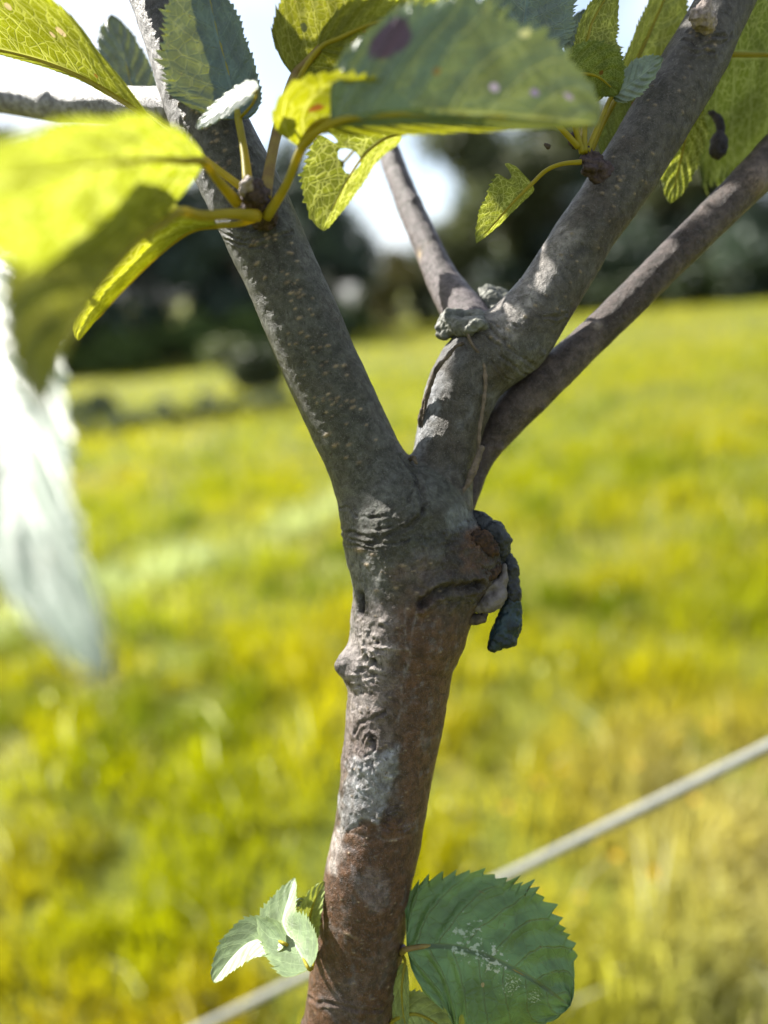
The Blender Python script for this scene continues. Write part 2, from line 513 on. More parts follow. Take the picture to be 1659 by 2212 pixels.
# ================================================================== SETTING
# ------------------------------------------------------------------ ground
def build_ground():
    xs = np.concatenate([np.linspace(-600, -40, 15), np.linspace(-38, -6, 17), np.linspace(-5, 5, 41), np.linspace(6, 38, 17), np.linspace(40, 600, 15)])
    ys = np.concatenate([np.linspace(-40, -2, 8), np.linspace(-1, 8, 46), np.linspace(9, 90, 40), np.linspace(110, 1500, 14)])
    X, Y = np.meshgrid(xs, ys, indexing='ij')
    P = np.stack([X.ravel(), Y.ravel(), np.zeros(X.size)], 1)
    Z = ground_z(P[:, 0], P[:, 1]) + 0.03 * vnoise(P, 0.9, 3) + 0.10 * vnoise(P, 0.13, 4)
    P[:, 2] = Z
    nx, ny = X.shape
    i = np.arange(nx - 1)[:, None] * ny; j = np.arange(ny - 1)[None, :]
    F = np.stack([i + j, i + ny + j, i + ny + j + 1, i + j + 1], -1).reshape(-1, 4)
    m, nt, N, L = new_mat('meadow_ground')
    co = objco(nt)
    n1 = nnoise(nt, co, 0.35, 4, 0.6); n2 = nnoise(nt, co, 3.0, 5, 0.65); n3 = nnoise(nt, co, 40, 4, 0.7)
    c = nmix(nt, nramp(nt, n1, 0.35, 0.65), (0.075, 0.095, 0.007), (0.120, 0.120, 0.010))
    c = nmix(nt, nramp(nt, n2, 0.45, 0.75, 0.0, 0.6), c, (0.17, 0.15, 0.03))
    c = nmix(nt, nramp(nt, n3, 0.30, 0.52, 0.7, 0.0), c, (0.03, 0.034, 0.006))
    p = principled(nt, c, 0.9, 0.2, nbump(nt, n3, 0.8, 0.03))
    out(nt, p.outputs[0])
    o = mesh_obj('ground', P, F, m)
    tag(o, kind='structure')
build_ground()

# ------------------------------------------------------------------ grass
def px_ground(px, py):
    """ground point under a pixel"""
    d = FWD + RGT * ((px - CX) / FPX) + UPV * ((CY - py) / FPX)
    s = 1.0
    for _ in range(60):
        p = CAM + d * s
        e = p[2] - ground_z(p[0], p[1])
        s += e / max(1e-3, -(d[2] - 0.11 * d[0] + 0.01 * d[1])) * 0.9
    return CAM + d * s

def build_grass():
    bands = [(0.55, 1.6, 5200, 1.0), (1.6, 3.2, 2600, 1.15), (3.2, 6.5, 900, 1.5), (6.5, 14, 220, 2.2), (14, 48, 26, 4.0)]
    Vs, Fs, Cs = [], [], []
    base = 0
    sw0, sw1 = px_ground(120, 1290), px_ground(760, 1075)
    for y0, y1, dens, sc in bands:
        wmax = 0.95 * y1 + 0.7
        n = int(dens * (y1 - y0) * 2 * wmax)
        x = rng.uniform(-wmax, wmax, n); y = rng.uniform(y0, y1, n)
        keep = np.abs(x) < 0.95 * y + 0.7
        x, y = x[keep], y[keep]
        P = np.stack([x, y, np.zeros(len(x))], 1)
        clump = fbm(P, 5.0, 2, 21); patch = fbm(P, 0.9, 3, 31); big = fbm(P, 0.25, 2, 41); hue = fbm(P, 3.2, 3, 51)
        k = rng.random(len(x)) < 0.12 + 0.95 * sstep(clump, -0.42, 0.25)
        x, y, P, clump, patch, big, hue = x[k], y[k], P[k], clump[k], patch[k], big[k], hue[k]
        n = len(x)
        z = ground_z(x, y) + 0.03 * vnoise(P, 0.9, 3) + 0.10 * vnoise(P, 0.13, 4)
        # straw in the near right corner, cut swath on the left
        straw = sstep(x - 0.05 * y, 0.10, 0.75) * sstep(y, 2.3, 1.2)
        d = sw1[:2] - sw0[:2]; ln = np.linalg.norm(d); d /= ln
        rel = np.stack([x, y], 1) - sw0[:2]
        al = rel @ d; ac = np.abs(rel @ np.array([-d[1], d[0]]))
        swath = np.exp(-(ac / 0.22) ** 2) * (al > -0.6) * (al < ln + 0.4)
        h = (0.055 + 0.10 * rng.random(n) ** 1.5) * (0.75 + 0.6 * sstep(clump, -0.2, 0.5)) * min(sc, 1.6) ** 0.5
        h = h * (1 + 0.9 * straw) * (1 + 0.4 * swath)
        w = (0.0022 + 0.003 * rng.random(n)) * sc
        th = rng.uniform(0, 2 * math.pi, n); lean = h * rng.uniform(0.15, 0.95, n)
        fx, fy = np.cos(th), np.sin(th)
        ph = rng.uniform(0, 2 * math.pi, n)
        sx, sy = np.cos(ph), np.sin(ph)
        B = np.stack([x, y, z - 0.004], 1)
        S = np.stack([sx * w, sy * w, np.zeros(n)], 1)
        M = B + np.stack([fx * lean * .35, fy * lean * .35, h * .62], 1)
        T = B + np.stack([fx * lean, fy * lean, h * (1 - 0.25 * lean / h)], 1)
        V = np.stack([B - S, B + S, M + S * .8, M - S * .8, T], 1).reshape(-1, 3)
        i = np.arange(n) * 5 + base
        F = np.concatenate([np.stack([i, i + 1, i + 2, i + 3], 1), np.stack([i + 3, i + 2, i + 4, i + 4], 1)])
        base += n * 5
        g0 = np.array([0.182, 0.202, 0.001]); g1 = np.array([0.258, 0.246, 0.001]); dk = np.array([0.075, 0.105, 0.003]); br = np.array([0.235, 0.170, 0.006]); stw = np.array([0.40, 0.37, 0.19]); pale = np.array([0.36, 0.42, 0.31])
        def mixc(a, b, f): return a * (1 - f[:, None]) + b * f[:, None]
        c = mixc(np.tile(g0, (n, 1)), g1, sstep(patch, -0.4, 0.4))
        c = mixc(c, dk, sstep(hue, 0.0, 0.4) * 0.95)
        c = mixc(c, br, sstep(big + 0.6 * patch, 0.10, 0.6) * 0.7)
        c = mixc(c, br, .75 * sstep(y, 2.1, 1.3) * sstep(-x, -.25, .35) * sstep(patch + .5 * hue, -.35, .3))
        c = mixc(c, stw, np.clip(straw * 0.62 + (rng.random(n) < 0.04) * 0.6, 0, 1))
        c = mixc(c, pale, np.clip(swath * (.25 + .6 * sstep(clump, -.3, .3)), 0, 1))
        c = mixc(c, np.array([0.5, 0.52, 0.38]), (rng.random(n) < .010) * .8)
        far = sstep(y, 5, 16); c = mixc(c, np.array([0.26, 0.27, 0.02]), far * 0.6)
        c = c * (0.75 + 0.5 * rng.random((n, 1))) * .85
        Vs.append(V); Fs.append(F); Cs.append(np.repeat(c, 5, 0))
    V = np.vstack(Vs); F = np.vstack(Fs); C = np.vstack(Cs)
    F = [tuple(f[:3]) if f[2] == f[3] else tuple(f) for f in F.tolist()]
    m = vcol_leafy('grass_blade', 0.52, 0.75, (2.0, 2.0, 1.2), .08)
    o = mesh_obj('grass', V, F, m, col=C, smooth=False)
    tag(o, 'yellow green meadow grass covering the field', 'grass', kind='stuff')
    print('grass blades', len(V) // 5)
build_grass()

# ------------------------------------------------------------------ leafy clumps (trees, bushes)
def leaf_cloud(centres, radii, n, size, seed, squash=0.85):
    r = np.random.default_rng(seed)
    centres = np.asarray(centres, float); radii = np.asarray(radii, float)
    p = radii ** 2; p = p / p.sum()
    ci = r.choice(len(centres), n, p=p)
    d = r.normal(size=(n, 3)); d /= np.linalg.norm(d, axis=1, keepdims=True)
    rr = radii[ci] * (r.random(n) ** 0.33) * (0.75 + 0.35 * r.random(n))
    C = centres[ci] + d * rr[:, None] * np.array([1, 1, squash])
    a = r.normal(size=(n, 3)); a /= np.linalg.norm(a, axis=1, keepdims=True)
    b = np.cross(a, r.normal(size=(n, 3))); b /= np.linalg.norm(b, axis=1, keepdims=True)
    s = size * (0.6 + 0.8 * r.random(n))[:, None]
    V = np.stack([C - a * s, C + b * s * .55 - a * s * .1, C + a * s, C - b * s * .55 + a * s * .1], 1).reshape(-1, 3)
    F = np.arange(n * 4).reshape(-1, 4)
    return V, F, np.repeat(C, 4, 0)

FAR_LEAF = vcol_leafy('far_foliage', 0.18, 0.6, (1.0, 1.1, 0.5))
TRUNK_FAR = plain_material('far_bark', (0.09, 0.075, 0.06), (0.16, 0.14, 0.11), 6.0, 0.9, 0.6, 0.03)

def make_tree_mesh(seed, H, spread, low, colr, nleaf=5200, size=0.26):
    r = np.random.default_rng(seed)
    cs, rs = [], []
    limbs = []
    nl = 12
    for i in range(nl):
        a = 2 * math.pi * (i + r.random() * .7) / nl
        hz = H * (low + (0.9 - low) * (i + r.random()) / nl)
        rad = spread * (0.35 + 0.65 * r.random()) * math.sin(math.pi * min(1, (hz / H - low) / (1 - low) * 0.8 + 0.2)) ** .6
        p1 = np.array([math.cos(a) * rad, math.sin(a) * rad, hz])
        p0 = np.array([0, 0, max(H * .16, hz - rad * .9)])
        limbs.append((p0, p1))
        for q in range(3):
            cs.append(p1 + r.normal(size=3) * spread * .22); rs.append(spread * (0.26 + 0.22 * r.random()))
    cs.append(np.array([0, 0, H * .9])); rs.append(spread * .4)
    cs.append(np.array([0, 0, H * .7])); rs.append(spread * .5)
    V, F, C = leaf_cloud(cs, rs, nleaf, size, seed)
    cl = fbm(C, 0.7, 2, seed)
    c = np.asarray(colr) * (1 + 0.55 * cl[:, None]) * (0.75 + 0.5 * r.random((len(C) // 4,)).repeat(4)[:, None])
    lower = V[:, 2] > 0.25
    # trunk with limbs
    TV, TF = [], []; b = 0
    v, f = tube([(0, 0, -.3), (0.05, 0.02, H * .3), (-.05, .05, H * .6), (0, 0, H * .85)], [H * .028, H * .021, H * .013, H * .004], 10, 14)
    TV.append(v); TF += [tuple(i + b for i in q) for q in f]; b += len(v)
    for p0, p1 in limbs:
        mid = (p0 + p1) / 2 + np.array([0, 0, -.1 * H * .3])
        v, f = tube([p0, mid, p1], [H * .011, H * .007, H * .002], 6, 7)
        TV.append(v); TF += [tuple(i + b for i in q) for q in f]; b += len(v)
    return (V, F, np.clip(c, 0.002, 1)), (np.vstack(TV), TF)

def build_trees():
    protos = {}
    dark = (0.048, 0.070, 0.054); olive = (0.095, 0.105, 0.048); warm = (0.15, 0.13, 0.045)
    kinds = {
        'dark_a': (101, 11.0, 3.6, 0.02, dark), 'dark_b': (102, 9.5, 3.4, 0.02, dark), 'dark_c': (103, 12.5, 3.8, 0.04, dark),
        'olive_a': (104, 13.0, 3.6, 0.10, olive), 'olive_b': (105, 11.0, 3.4, 0.08, olive), 'warm': (106, 6.2, 1.5, 0.25, warm)}
    for k, a in kinds.items():
        (V, F, c), (TV, TF) = make_tree_mesh(*a, nleaf=6500 if k != 'warm' else 2200)
        cr = mesh_obj('crown', V, F, FAR_LEAF, col=c, smooth=False)
        tr = mesh_obj('trunk', TV, TF, TRUNK_FAR)
        protos[k] = [cr, tr, False]
    lab = {'d': ('dark broadleaf tree in the shaded far hedgerow beyond the meadow', 'dark trees of the far hedgerow'),
           'o': ('olive tree with sky showing through its loose crown beyond the meadow', 'loose olive trees of the far hedgerow'),
           'w': ('small pale tan tree standing before the dark hedgerow', None)}
    # px and py of the foot, py of the top, kind, turn
    spots = [(-640, 868, 330, 'dark_a', 1.6), (-500, 858, 380, 'dark_c', 4.6), (-370, 846, 350, 'dark_b', 2.6), (-240, 836, 390, 'dark_a', 5.1), (1890, 626, 250, 'olive_a', 2.5), (2030, 618, 260, 'dark_c', 3.1), (-120, 826, 330, 'dark_c', 0), (60, 815, 380, 'dark_a', 1), (190, 806, 350, 'dark_b', 2), (320, 793, 400, 'dark_a', 3),
             (430, 778, 430, 'dark_c', 4.2), (530, 765, 370, 'dark_b', 5), (635, 745, 385, 'dark_a', .5), (715, 728, 470, 'dark_b', 1.4), (780, 715, 540, 'dark_a', 2.4),
             (852, 722, 545, 'warm', 2), (930, 704, 500, 'olive_b', .9), (1005, 694, 250, 'olive_a', 2.8), (1090, 680, 330, 'dark_b', 3.3), (1180, 674, 250, 'olive_b', .2),
             (1270, 668, 300, 'dark_c', 1.1), (1360, 660, 230, 'olive_a', 4), (1450, 654, 300, 'dark_a', 2.2), (1545, 648, 230, 'olive_b', 5.3), (1640, 642, 280, 'dark_c', .7), (1760, 634, 220, 'dark_b', 1.9), (1300, 664, 480, 'dark_b', 4.4), (1520, 650, 470, 'dark_a', 3.9)]
    for px, py, top, k, rz in spots:
        g = px_ground(px, py)
        x, y = g[0], g[1]; z = float(ground_z(x, y)); D = (np.array([x, y, z]) - CAM) @ FWD
        s = (py - top) / FPX * D * 1.03 / kinds[k][1]
        t = empty('hedgerow_tree', (x, y, z))
        t.rotation_euler = (0, 0, rz); t.scale = (s, s, s)
        l, g = lab[k[0]]
        tag(t, l, 'tree', g)
        for i in (0, 1):
            p = protos[k][i]
            if not protos[k][2]: c = p
            else:
                c = p.copy(); COL.objects.link(c)
            c.parent = t; c.location = (0, 0, 0)
        protos[k][2] = True
build_trees()

def build_bushes():
    specs = [(562, 862, 1.0, 0.75, (0.050, 0.062, 0.030), 'rounded dark grey green bush standing in the meadow'),
             (500, 800, 0.9, 0.8, (0.13, 0.15, 0.06), 'pale sage green bush behind the dark rounded bush'),
             (205, 905, 0.42, 0.7, (0.06, 0.085, 0.035), 'low dark weed clump beside the row of grey weeds'),
             (300, 915, 0.30, 1.0, (0.16, 0.18, 0.10), None), (400, 905, 0.30, 1.0, (0.16, 0.18, 0.10), None), (500, 895, 0.30, 1.0, (0.16, 0.18, 0.10), None), (215, 935, 0.28, 1.0, (0.16, 0.18, 0.10), None),
             (600, 885, 0.28, .9, (0.16, 0.18, 0.10), None)]
    for i, (px, py, h, w, c0, lb) in enumerate(specs):
        g = px_ground(px, py); g[2] = ground_z(g[0], g[1])
        t = empty('bush' if lb else 'weed_clump', g)
        cs = [g + np.array([rng.normal() * w * .35, rng.normal() * w * .25, h * (.3 + .45 * rng.random())]) for _ in range(7)]
        V, F, C = leaf_cloud(cs, [h * .36] * 7, 1500, 0.05 if h < .6 else 0.08, 300 + i)
        V[:, 2] = np.maximum(V[:, 2], g[2] + .01)
        c = np.array(c0) * (0.7 + 0.6 * rng.random((len(V) // 4,)).repeat(4)[:, None])
        mesh_obj('foliage', V, F, FAR_LEAF, t, col=c, smooth=False)
        TV, TF, b = [], [], 0
        for cc in cs:
            v, f = tube([g + np.array([0, 0, -.03]), (g + cc) / 2, cc], [.012 * h + .004, .01 * h + .003, .003], 6, 6)
            TV.append(v); TF += [tuple(k + b for k in q) for q in f]; b += len(v)
        mesh_obj('stem', np.vstack(TV), TF, TRUNK_FAR, t)
        if lb: tag(t, lb, 'bush')
        else: tag(t, 'low grey green weed clump in the row across the meadow', 'weeds', 'row of grey weeds in the meadow')
    # shrubs under the hedgerow, in the light at its foot
    for i, (px, py) in enumerate([(120, 812), (200, 808), (290, 800), (370, 790), (460, 778), (545, 766), (640, 748), (720, 732), (800, 716), (980, 700), (1060, 690), (1140, 682), (1220, 674), (1310, 668), (1400, 660), (1490, 655), (1580, 648), (1660, 642)]):
        g = px_ground(px, py + 3); x, y = g[0], g[1]
        g = np.array([x, y, float(ground_z(x, y))])
        t = empty('shrub', g)
        cs = [g + np.array([rng.normal() * .9, rng.normal() * .6, .4 + .9 * rng.random()]) for _ in range(7)]
        V, F, C = leaf_cloud(cs, [.75] * 7, 1200, 0.13, 400 + i)
        V[:, 2] = np.maximum(V[:, 2], g[2] + .02)
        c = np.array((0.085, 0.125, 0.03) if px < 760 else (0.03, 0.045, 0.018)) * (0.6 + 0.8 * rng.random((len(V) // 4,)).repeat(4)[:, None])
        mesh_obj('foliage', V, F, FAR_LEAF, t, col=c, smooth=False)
        v, f = tube([g + np.array([0, 0, -.1]), g + np.array([0.05, 0, .5]), g + np.array([0, .1, 1.1])], [.05, .04, .01], 7, 6)
        mesh_obj('stem', v, f, TRUNK_FAR, t)
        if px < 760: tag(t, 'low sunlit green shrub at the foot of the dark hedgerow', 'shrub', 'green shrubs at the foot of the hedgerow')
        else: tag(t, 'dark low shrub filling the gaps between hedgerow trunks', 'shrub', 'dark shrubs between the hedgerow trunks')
build_bushes()

# ------------------------------------------------------------------ yellow flowers in the grass
def build_flowers():
    pm = plain_material('yellow_petal', (0.48, 0.26, 0.006), (0.54, 0.33, 0.01), 60, 0.45, trans=((0.6, 0.33, 0.006), 0.35))
    sm = plain_material('flower_stem', (0.09, 0.14, 0.02), (0.14, 0.18, 0.03), 60, 0.6)
    spots = [(1160, 1690), (1330, 1850), (1408, 1880), (1412, 1896), (1095, 1745), (1192, 1985), (1450, 1600), (1282, 1810), (1215, 1665), (1500, 1730), (1250, 1940), (1535, 1570), (1590, 1660), (1150, 1930), (1375, 1655)]
    heads = None; stem = None
    for i, (px, py) in enumerate(spots):
        hgt = 0.16 + 0.06 * random.random()
        d = FWD + RGT * ((px - CX) / FPX) + UPV * ((CY - py) / FPX)
        s = 1.0
        for _ in range(60):
            p = CAM + d * s
            s += (p[2] - hgt - ground_z(p[0], p[1])) / 1.2
        p = CAM + d * s
        g = np.array([p[0], p[1], float(ground_z(p[0], p[1]))])
        t = empty('meadow_flower', g)
        t.rotation_euler = (0, 0, random.random() * 6)
        if heads is None:
            V, F, b = [], [], 0
            for k in range(5):
                a = k * 2 * math.pi / 5
                ca, sa = math.cos(a), math.sin(a)
                pts = [(0, 0, 0), (.007, -.005, .003), (.013, -.006, .007), (.016, 0, .009), (.013, .006, .007), (.007, .005, .003)]
                V += [(x * ca - y * sa, x * sa + y * ca, z) for x, y, z in pts]
                F += [tuple(b + q for q in (0, 1, 2, 3)), tuple(b + q for q in (0, 3, 4, 5))]; b += 6
            V = np.array(V)
            heads = mesh_obj('flower_head', V, F, pm, smooth=False)
            v, f = tube([(0.012, 0, -.02), (.004, .003, .5), (0, 0, 1)], [.0012, .001, .0009], 6, 6)
            stem = mesh_obj('stem', v, f, sm)
            h, st = heads, stem
        else:
            h = heads.copy(); st = stem.copy(); COL.objects.link(h); COL.objects.link(st)
        h.scale = (.55, .55, .55); h.parent = t; h.location = (0, 0, hgt - .001); h.rotation_euler = (random.uniform(-.4, .6), random.uniform(-.4, .4), 0)
        st.parent = t; st.location = (0, 0, 0); st.scale = (1, 1, hgt)
        tag(t, 'small yellow meadow flower on a thin stem in dry grass', 'flower', 'yellow flowers in the grass')
build_flowers()

# ------------------------------------------------------------------ rope
def build_rope():
    a = W(1659, 1612, 0.72); b = W(440, 2216, 0.95)
    d = b - a; L = np.linalg.norm(d); d /= L
    s = (b[2] - ground_z(b[0], b[1])) / (-d[2] + 0.11 * d[0])
    p0 = a - d * 0.6; p1 = b + d * (s + 0.03)
    tot = np.linalg.norm(p1 - p0); n = 420
    t = np.linspace(0, 1, n)
    C = p0[None] * (1 - t[:, None]) + p1[None] * t[:, None]
    C[:, 2] -= 0.012 * np.sin(math.pi * t) * 0
    X = np.cross(d, [0, 0, 1]); X /= np.linalg.norm(X); Y = np.cross(X, d)
    m = plain_material('rope_fibre', (0.135, 0.142, 0.125), (0.20, 0.205, 0.185), 180, 0.75, 0.5, 0.001)
    t0 = empty('rope', p1)
    v, f = tube(C, np.full(n, 0.0052), 18, 900)
    ring = np.repeat(np.arange(900), 18); seg = np.tile(np.arange(18), 900)
    rel = v[:-2] - np.repeat(catmull(C, 900), 18, 0)
    tw = np.cos(3 * (2 * math.pi * seg / 18) + 2 * math.pi * ring * tot / 900 / 0.007)
    v[:-2] += rel * (0.07 * tw)[:, None]
    mesh_obj('cord', v, f, m, t0)
    tag(t0, 'pale white rope stretched slantwise behind the sapling trunk', 'rope')
build_rope()

# ================================================================== THE SAPLING
D0 = 0.347
LOWER = [(745, 2290, .365, 100), (754, 2212, .362, 98), (767, 2100, .359, 98), (781, 2000, .356, 96), (795, 1900, .353, 96), (815, 1800, .351, 96), (832, 1700, .350, 97), (847, 1600, .349, 102), (860, 1500, .348, 109), (868, 1420, .347, 116), (885, 1350, .346, 127), (892, 1290, .346, 131), (890, 1230, .346, 134), (886, 1180, .346, 136), (880, 1135, .345, 132)]
LEFT = [(868, 1170, .345, 116), (832, 1090, .344, 98), (791, 1000, .343, 86), (744, 900, .341, 84), (699, 800, .339, 83.5), (655, 700, .337, 82), (611, 600, .335, 81), (563, 490, .333, 84), (517, 395, .331, 84), (470, 300, .330, 81), (428, 215, .329, 76), (385, 110, .328, 66), (345, 0, .327, 63), (310, -90, .326, 61), (270, -200, .325, 58)]
RIGHT = [(930, 1170, .347, 96), (948, 1090, .348, 74), (957, 1000, .349, 69), (980, 900, .350, 73), (1012, 815, .350, 80), (1060, 765, .349, 84), (1112, 730, .347, 80), (1185, 635, .345, 68), (1262, 510, .343, 64), (1338, 400, .342, 67), (1415, 275, .341, 68), (1492, 145, .340, 68), (1556, 25, .339, 62), (1610, -80, .338, 58), (1660, -180, .337, 56)]
# knobs that belong to the wood
STUB = [(960, 1235, .343, 106), (995, 1218, .339, 80), (1030, 1205, .336, 50)]
KNOB = [(790, 1440, .343, 52), (752, 1437, .340, 28), (741, 1437, .339, 19)]

V = Q = None
def build_wood():
    lo = np.array([1e9] * 3); hi = -lo
    P = {}
    for k, ch, n in (('t', LOWER, 40), ('l', LEFT, 40), ('r', RIGHT, 44), ('s', STUB, 5), ('k', KNOB, 5)):
        P[k] = chain_pts(ch, n)
    clipy = (CY + 150) / FPX * 0.335          # top of the built block, above the frame
    for p in P.values():
        lo = np.minimum(lo, (p[:, :3] - p[:, 3:4]).min(0)); hi = np.maximum(hi, (p[:, :3] + p[:, 3:4]).max(0))
    f = Field(lo - .002, hi + .002, 0.00056)
    f.add(P['t'], 0.004, 0)
    f.add(P['s'], 0.008, 0); f.add(P['k'], 0.006, 0)
    f.add(P['l'], 0.0055, 1)
    f.add(P['r'], 0.0055, 2)
    V, Q, lab = f.mesh()
    return V, Q, lab
WV, WF, WL = build_wood()
WN = vert_normals(WV, WF)
print('wood verts', len(WV))

def proj(V):
    return V[:, 0] / V[:, 2] * FPX + CX, CY - V[:, 1] / V[:, 2] * FPX
U_, V_ = proj(WV)
front = WN[:, 2] < 0.35

def pick(px, py):
    m = np.where((np.abs(U_ - px) < 7) & (np.abs(V_ - py) < 7))[0]
    if len(m) == 0:
        m = np.array([np.argmin((U_ - px) ** 2 + (V_ - py) ** 2 + 1e6 * (WN[:, 2] > 0.3))])
    return WV[m[np.argmin(WV[m, 2])]]

DISP = np.zeros(len(WV))
def near_mask(pts, w):
    """distance (m) of the surface vertices to a chain of surface points"""
    pts = np.asarray(pts)
    lo = pts.min(0) - 3.2 * w; hi = pts.max(0) + 3.2 * w
    m = np.where(((WV > lo) & (WV < hi)).all(1))[0]
    d = np.full(len(m), 1e9)
    Wp = WV[m] + .0013 * np.stack([fbm(WV[m], 190, 3, 70 + q) for q in range(3)], 1)
    for i in range(len(pts) - 1):
        a = pts[i]; ab = pts[i + 1] - a
        t = np.clip(((Wp - a) @ ab) / (ab @ ab + 1e-15), 0, 1)
        d = np.minimum(d, np.linalg.norm(Wp - a - t[:, None] * ab, axis=1))
    return m, d
def line3(pxs, step=10):
    P = np.array(pxs, float)
    out_ = []
    for i in range(len(P) - 1):
        n = max(1, int(np.hypot(*(P[i + 1] - P[i])) / step))
        for k in range(n): out_.append(pick(*(P[i] + (P[i + 1] - P[i]) * k / n)))
    out_.append(pick(*P[-1]))
    return np.array(out_)
def bump(px, py, r, h, col=None, cf=1.0, sx=1.0):
    c = pick(px, py)
    lo = c - r * 3.2; hi = c + r * 3.2
    m = np.where(((WV > lo) & (WV < hi)).all(1))[0]
    e = WV[m] + r * .45 * np.stack([fbm(WV[m], 330, 2, 75 + q) for q in range(3)], 1) - c; e[:, 1] *= sx
    g = np.exp(-((e ** 2).sum(1)) / r ** 2)
    DISP[m] += h * g
    if col is not None: paint(m, np.clip(g * 1.6, 0, 1) * cf, col)
def groove(pxs, w, h, col=None, cf=1.0, lip=0.0):
    pts = line3(pxs)
    m, d = near_mask(pts, w * 2.2)
    am = .35 + .65 * sstep(fbm(WV[m], 170, 3, 81), -.55, .35)
    g = np.exp(-(d / w) ** 2) * am
    DISP[m] -= h * g * .8
    if lip: DISP[m] += am * lip * np.exp(-((d - 1.9 * w) / w) ** 2)
    if col is not None: paint(m, g * cf * .8, col)
def paint(m, f, col):
    f = np.clip(f, 0, 1)[:, None]
    WC[m] = WC[m] * (1 - f) + np.asarray(col) * f
def poly_mask(poly, soft, nz=0.0, nsc=150, seed=0):
    """soft inside-mask of a pixel polygon on the near face, returned for all vertices"""
    poly = np.asarray(poly, float)
    bx0, by0 = poly.min(0) - soft * 2; bx1, by1 = poly.max(0) + soft * 2
    m = np.where((U_ > bx0) & (U_ < bx1) & (V_ > by0) & (V_ < by1) & front)[0]
    x, y = U_[m], V_[m]
    ins = np.zeros(len(m), bool); d = np.full(len(m), 1e9)
    k = len(poly)
    for i in range(k):
        a = poly[i]; b = poly[(i + 1) % k]
        c = ((a[1] > y) != (b[1] > y)) & (x < (b[0] - a[0]) * (y - a[1]) / (b[1] - a[1] + 1e-9) + a[0])
        ins ^= c
        ab = b - a; t = np.clip(((x - a[0]) * ab[0] + (y - a[1]) * ab[1]) / (ab @ ab + 1e-9), 0, 1)
        d = np.minimum(d, np.hypot(x - a[0] - t * ab[0], y - a[1] - t * ab[1]))
    sd = np.where(ins, d, -d)
    if nz: sd = sd + nz * fbm(WV[m], nsc, 3, seed)
    return m, sstep(sd, -soft, soft)

GREY = np.array([0.128, 0.134, 0.110]); BROWN = np.array([0.190, 0.094, 0.052]); SILV = np.array([0.36, 0.35, 0.36])
FILM = np.array([0.245, 0.25, 0.265]); OLIVE = np.array([0.115, 0.105, 0.075])
WC = np.tile(GREY, (len(WV), 1))
def colour_wood():
    n1 = fbm(WV, 90, 3, 1); n2 = fbm(WV, 260, 3, 2); n3 = fbm(WV, 40, 2, 3)
    allv = np.arange(len(WV))
    # left limb: grey green olive, browner patches
    m = np.where(WL == 1)[0]
    paint(m, sstep(n1[m], 0.0, 0.5) * .6, (0.12, 0.105, 0.075))
    paint(m, sstep(n3[m], 0.0, 0.4) * .5, (0.185, 0.19, 0.18))
    paint(m, sstep(n2[m] + .6 * n1[m], .1, .6) * .5, (0.22, 0.235, 0.21))
    paint(m, sstep(-n2[m] - .5 * n1[m], .15, .6) * .5, (0.07, 0.062, 0.045))
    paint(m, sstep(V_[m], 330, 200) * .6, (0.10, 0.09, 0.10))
    # right limb: bluish film, brown bands
    m = np.where(WL == 2)[0]
    paint(m, np.full(len(m), .75), (0.140, 0.122, 0.100))
    paint(m, sstep(n1[m], -0.1, 0.45) * .75 * sstep(V_[m], 420, 800), FILM)
    paint(m, sstep(-n1[m], 0.1, 0.5) * .6, (0.105, 0.08, 0.06))
    paint(m, sstep(n3[m], .05, .5) * .4 * sstep(V_[m], 700, 500), (0.17, 0.165, 0.17))
    # trunk: brown from about the fork down, grey above
    m = np.where(WL == 0)[0]
    f = sstep(V_[m] + 70 * n3[m] + 90 * n1[m] + 30 * n2[m], 1180, 1390) * sstep(U_[m] + 40 * n1[m], 770, 900)
    f = np.maximum(f, sstep(V_[m] + 40 * n3[m], 1740, 1800))
    f = np.maximum(f, sstep(V_[m], 1400, 1500) * .55)
    up_ = (1 - f) * sstep(-V_[m], -1420, -1300)
    paint(m, up_ * sstep(n1[m] + .5 * n2[m], -.05, .4) * .7, (0.205, 0.215, 0.19))
    paint(m, up_ * sstep(-n1[m] + .4 * n2[m], .1, .5) * .6, (0.085, 0.075, 0.05))
    paint(m, f, BROWN)
    paint(m, f * sstep(n1[m], .1, .6) * .55, (0.21, 0.115, 0.062))
    paint(m, f * sstep(n2[m], .15, .55) * .5, (0.30, 0.28, 0.29))
    # greyish bloom low on the trunk
    paint(m, sstep(V_[m], 1850, 2150) * sstep(n1[m] + .3 * n2[m], -.1, .45) * .5, (0.20, 0.17, 0.165))
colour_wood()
WC *= .50
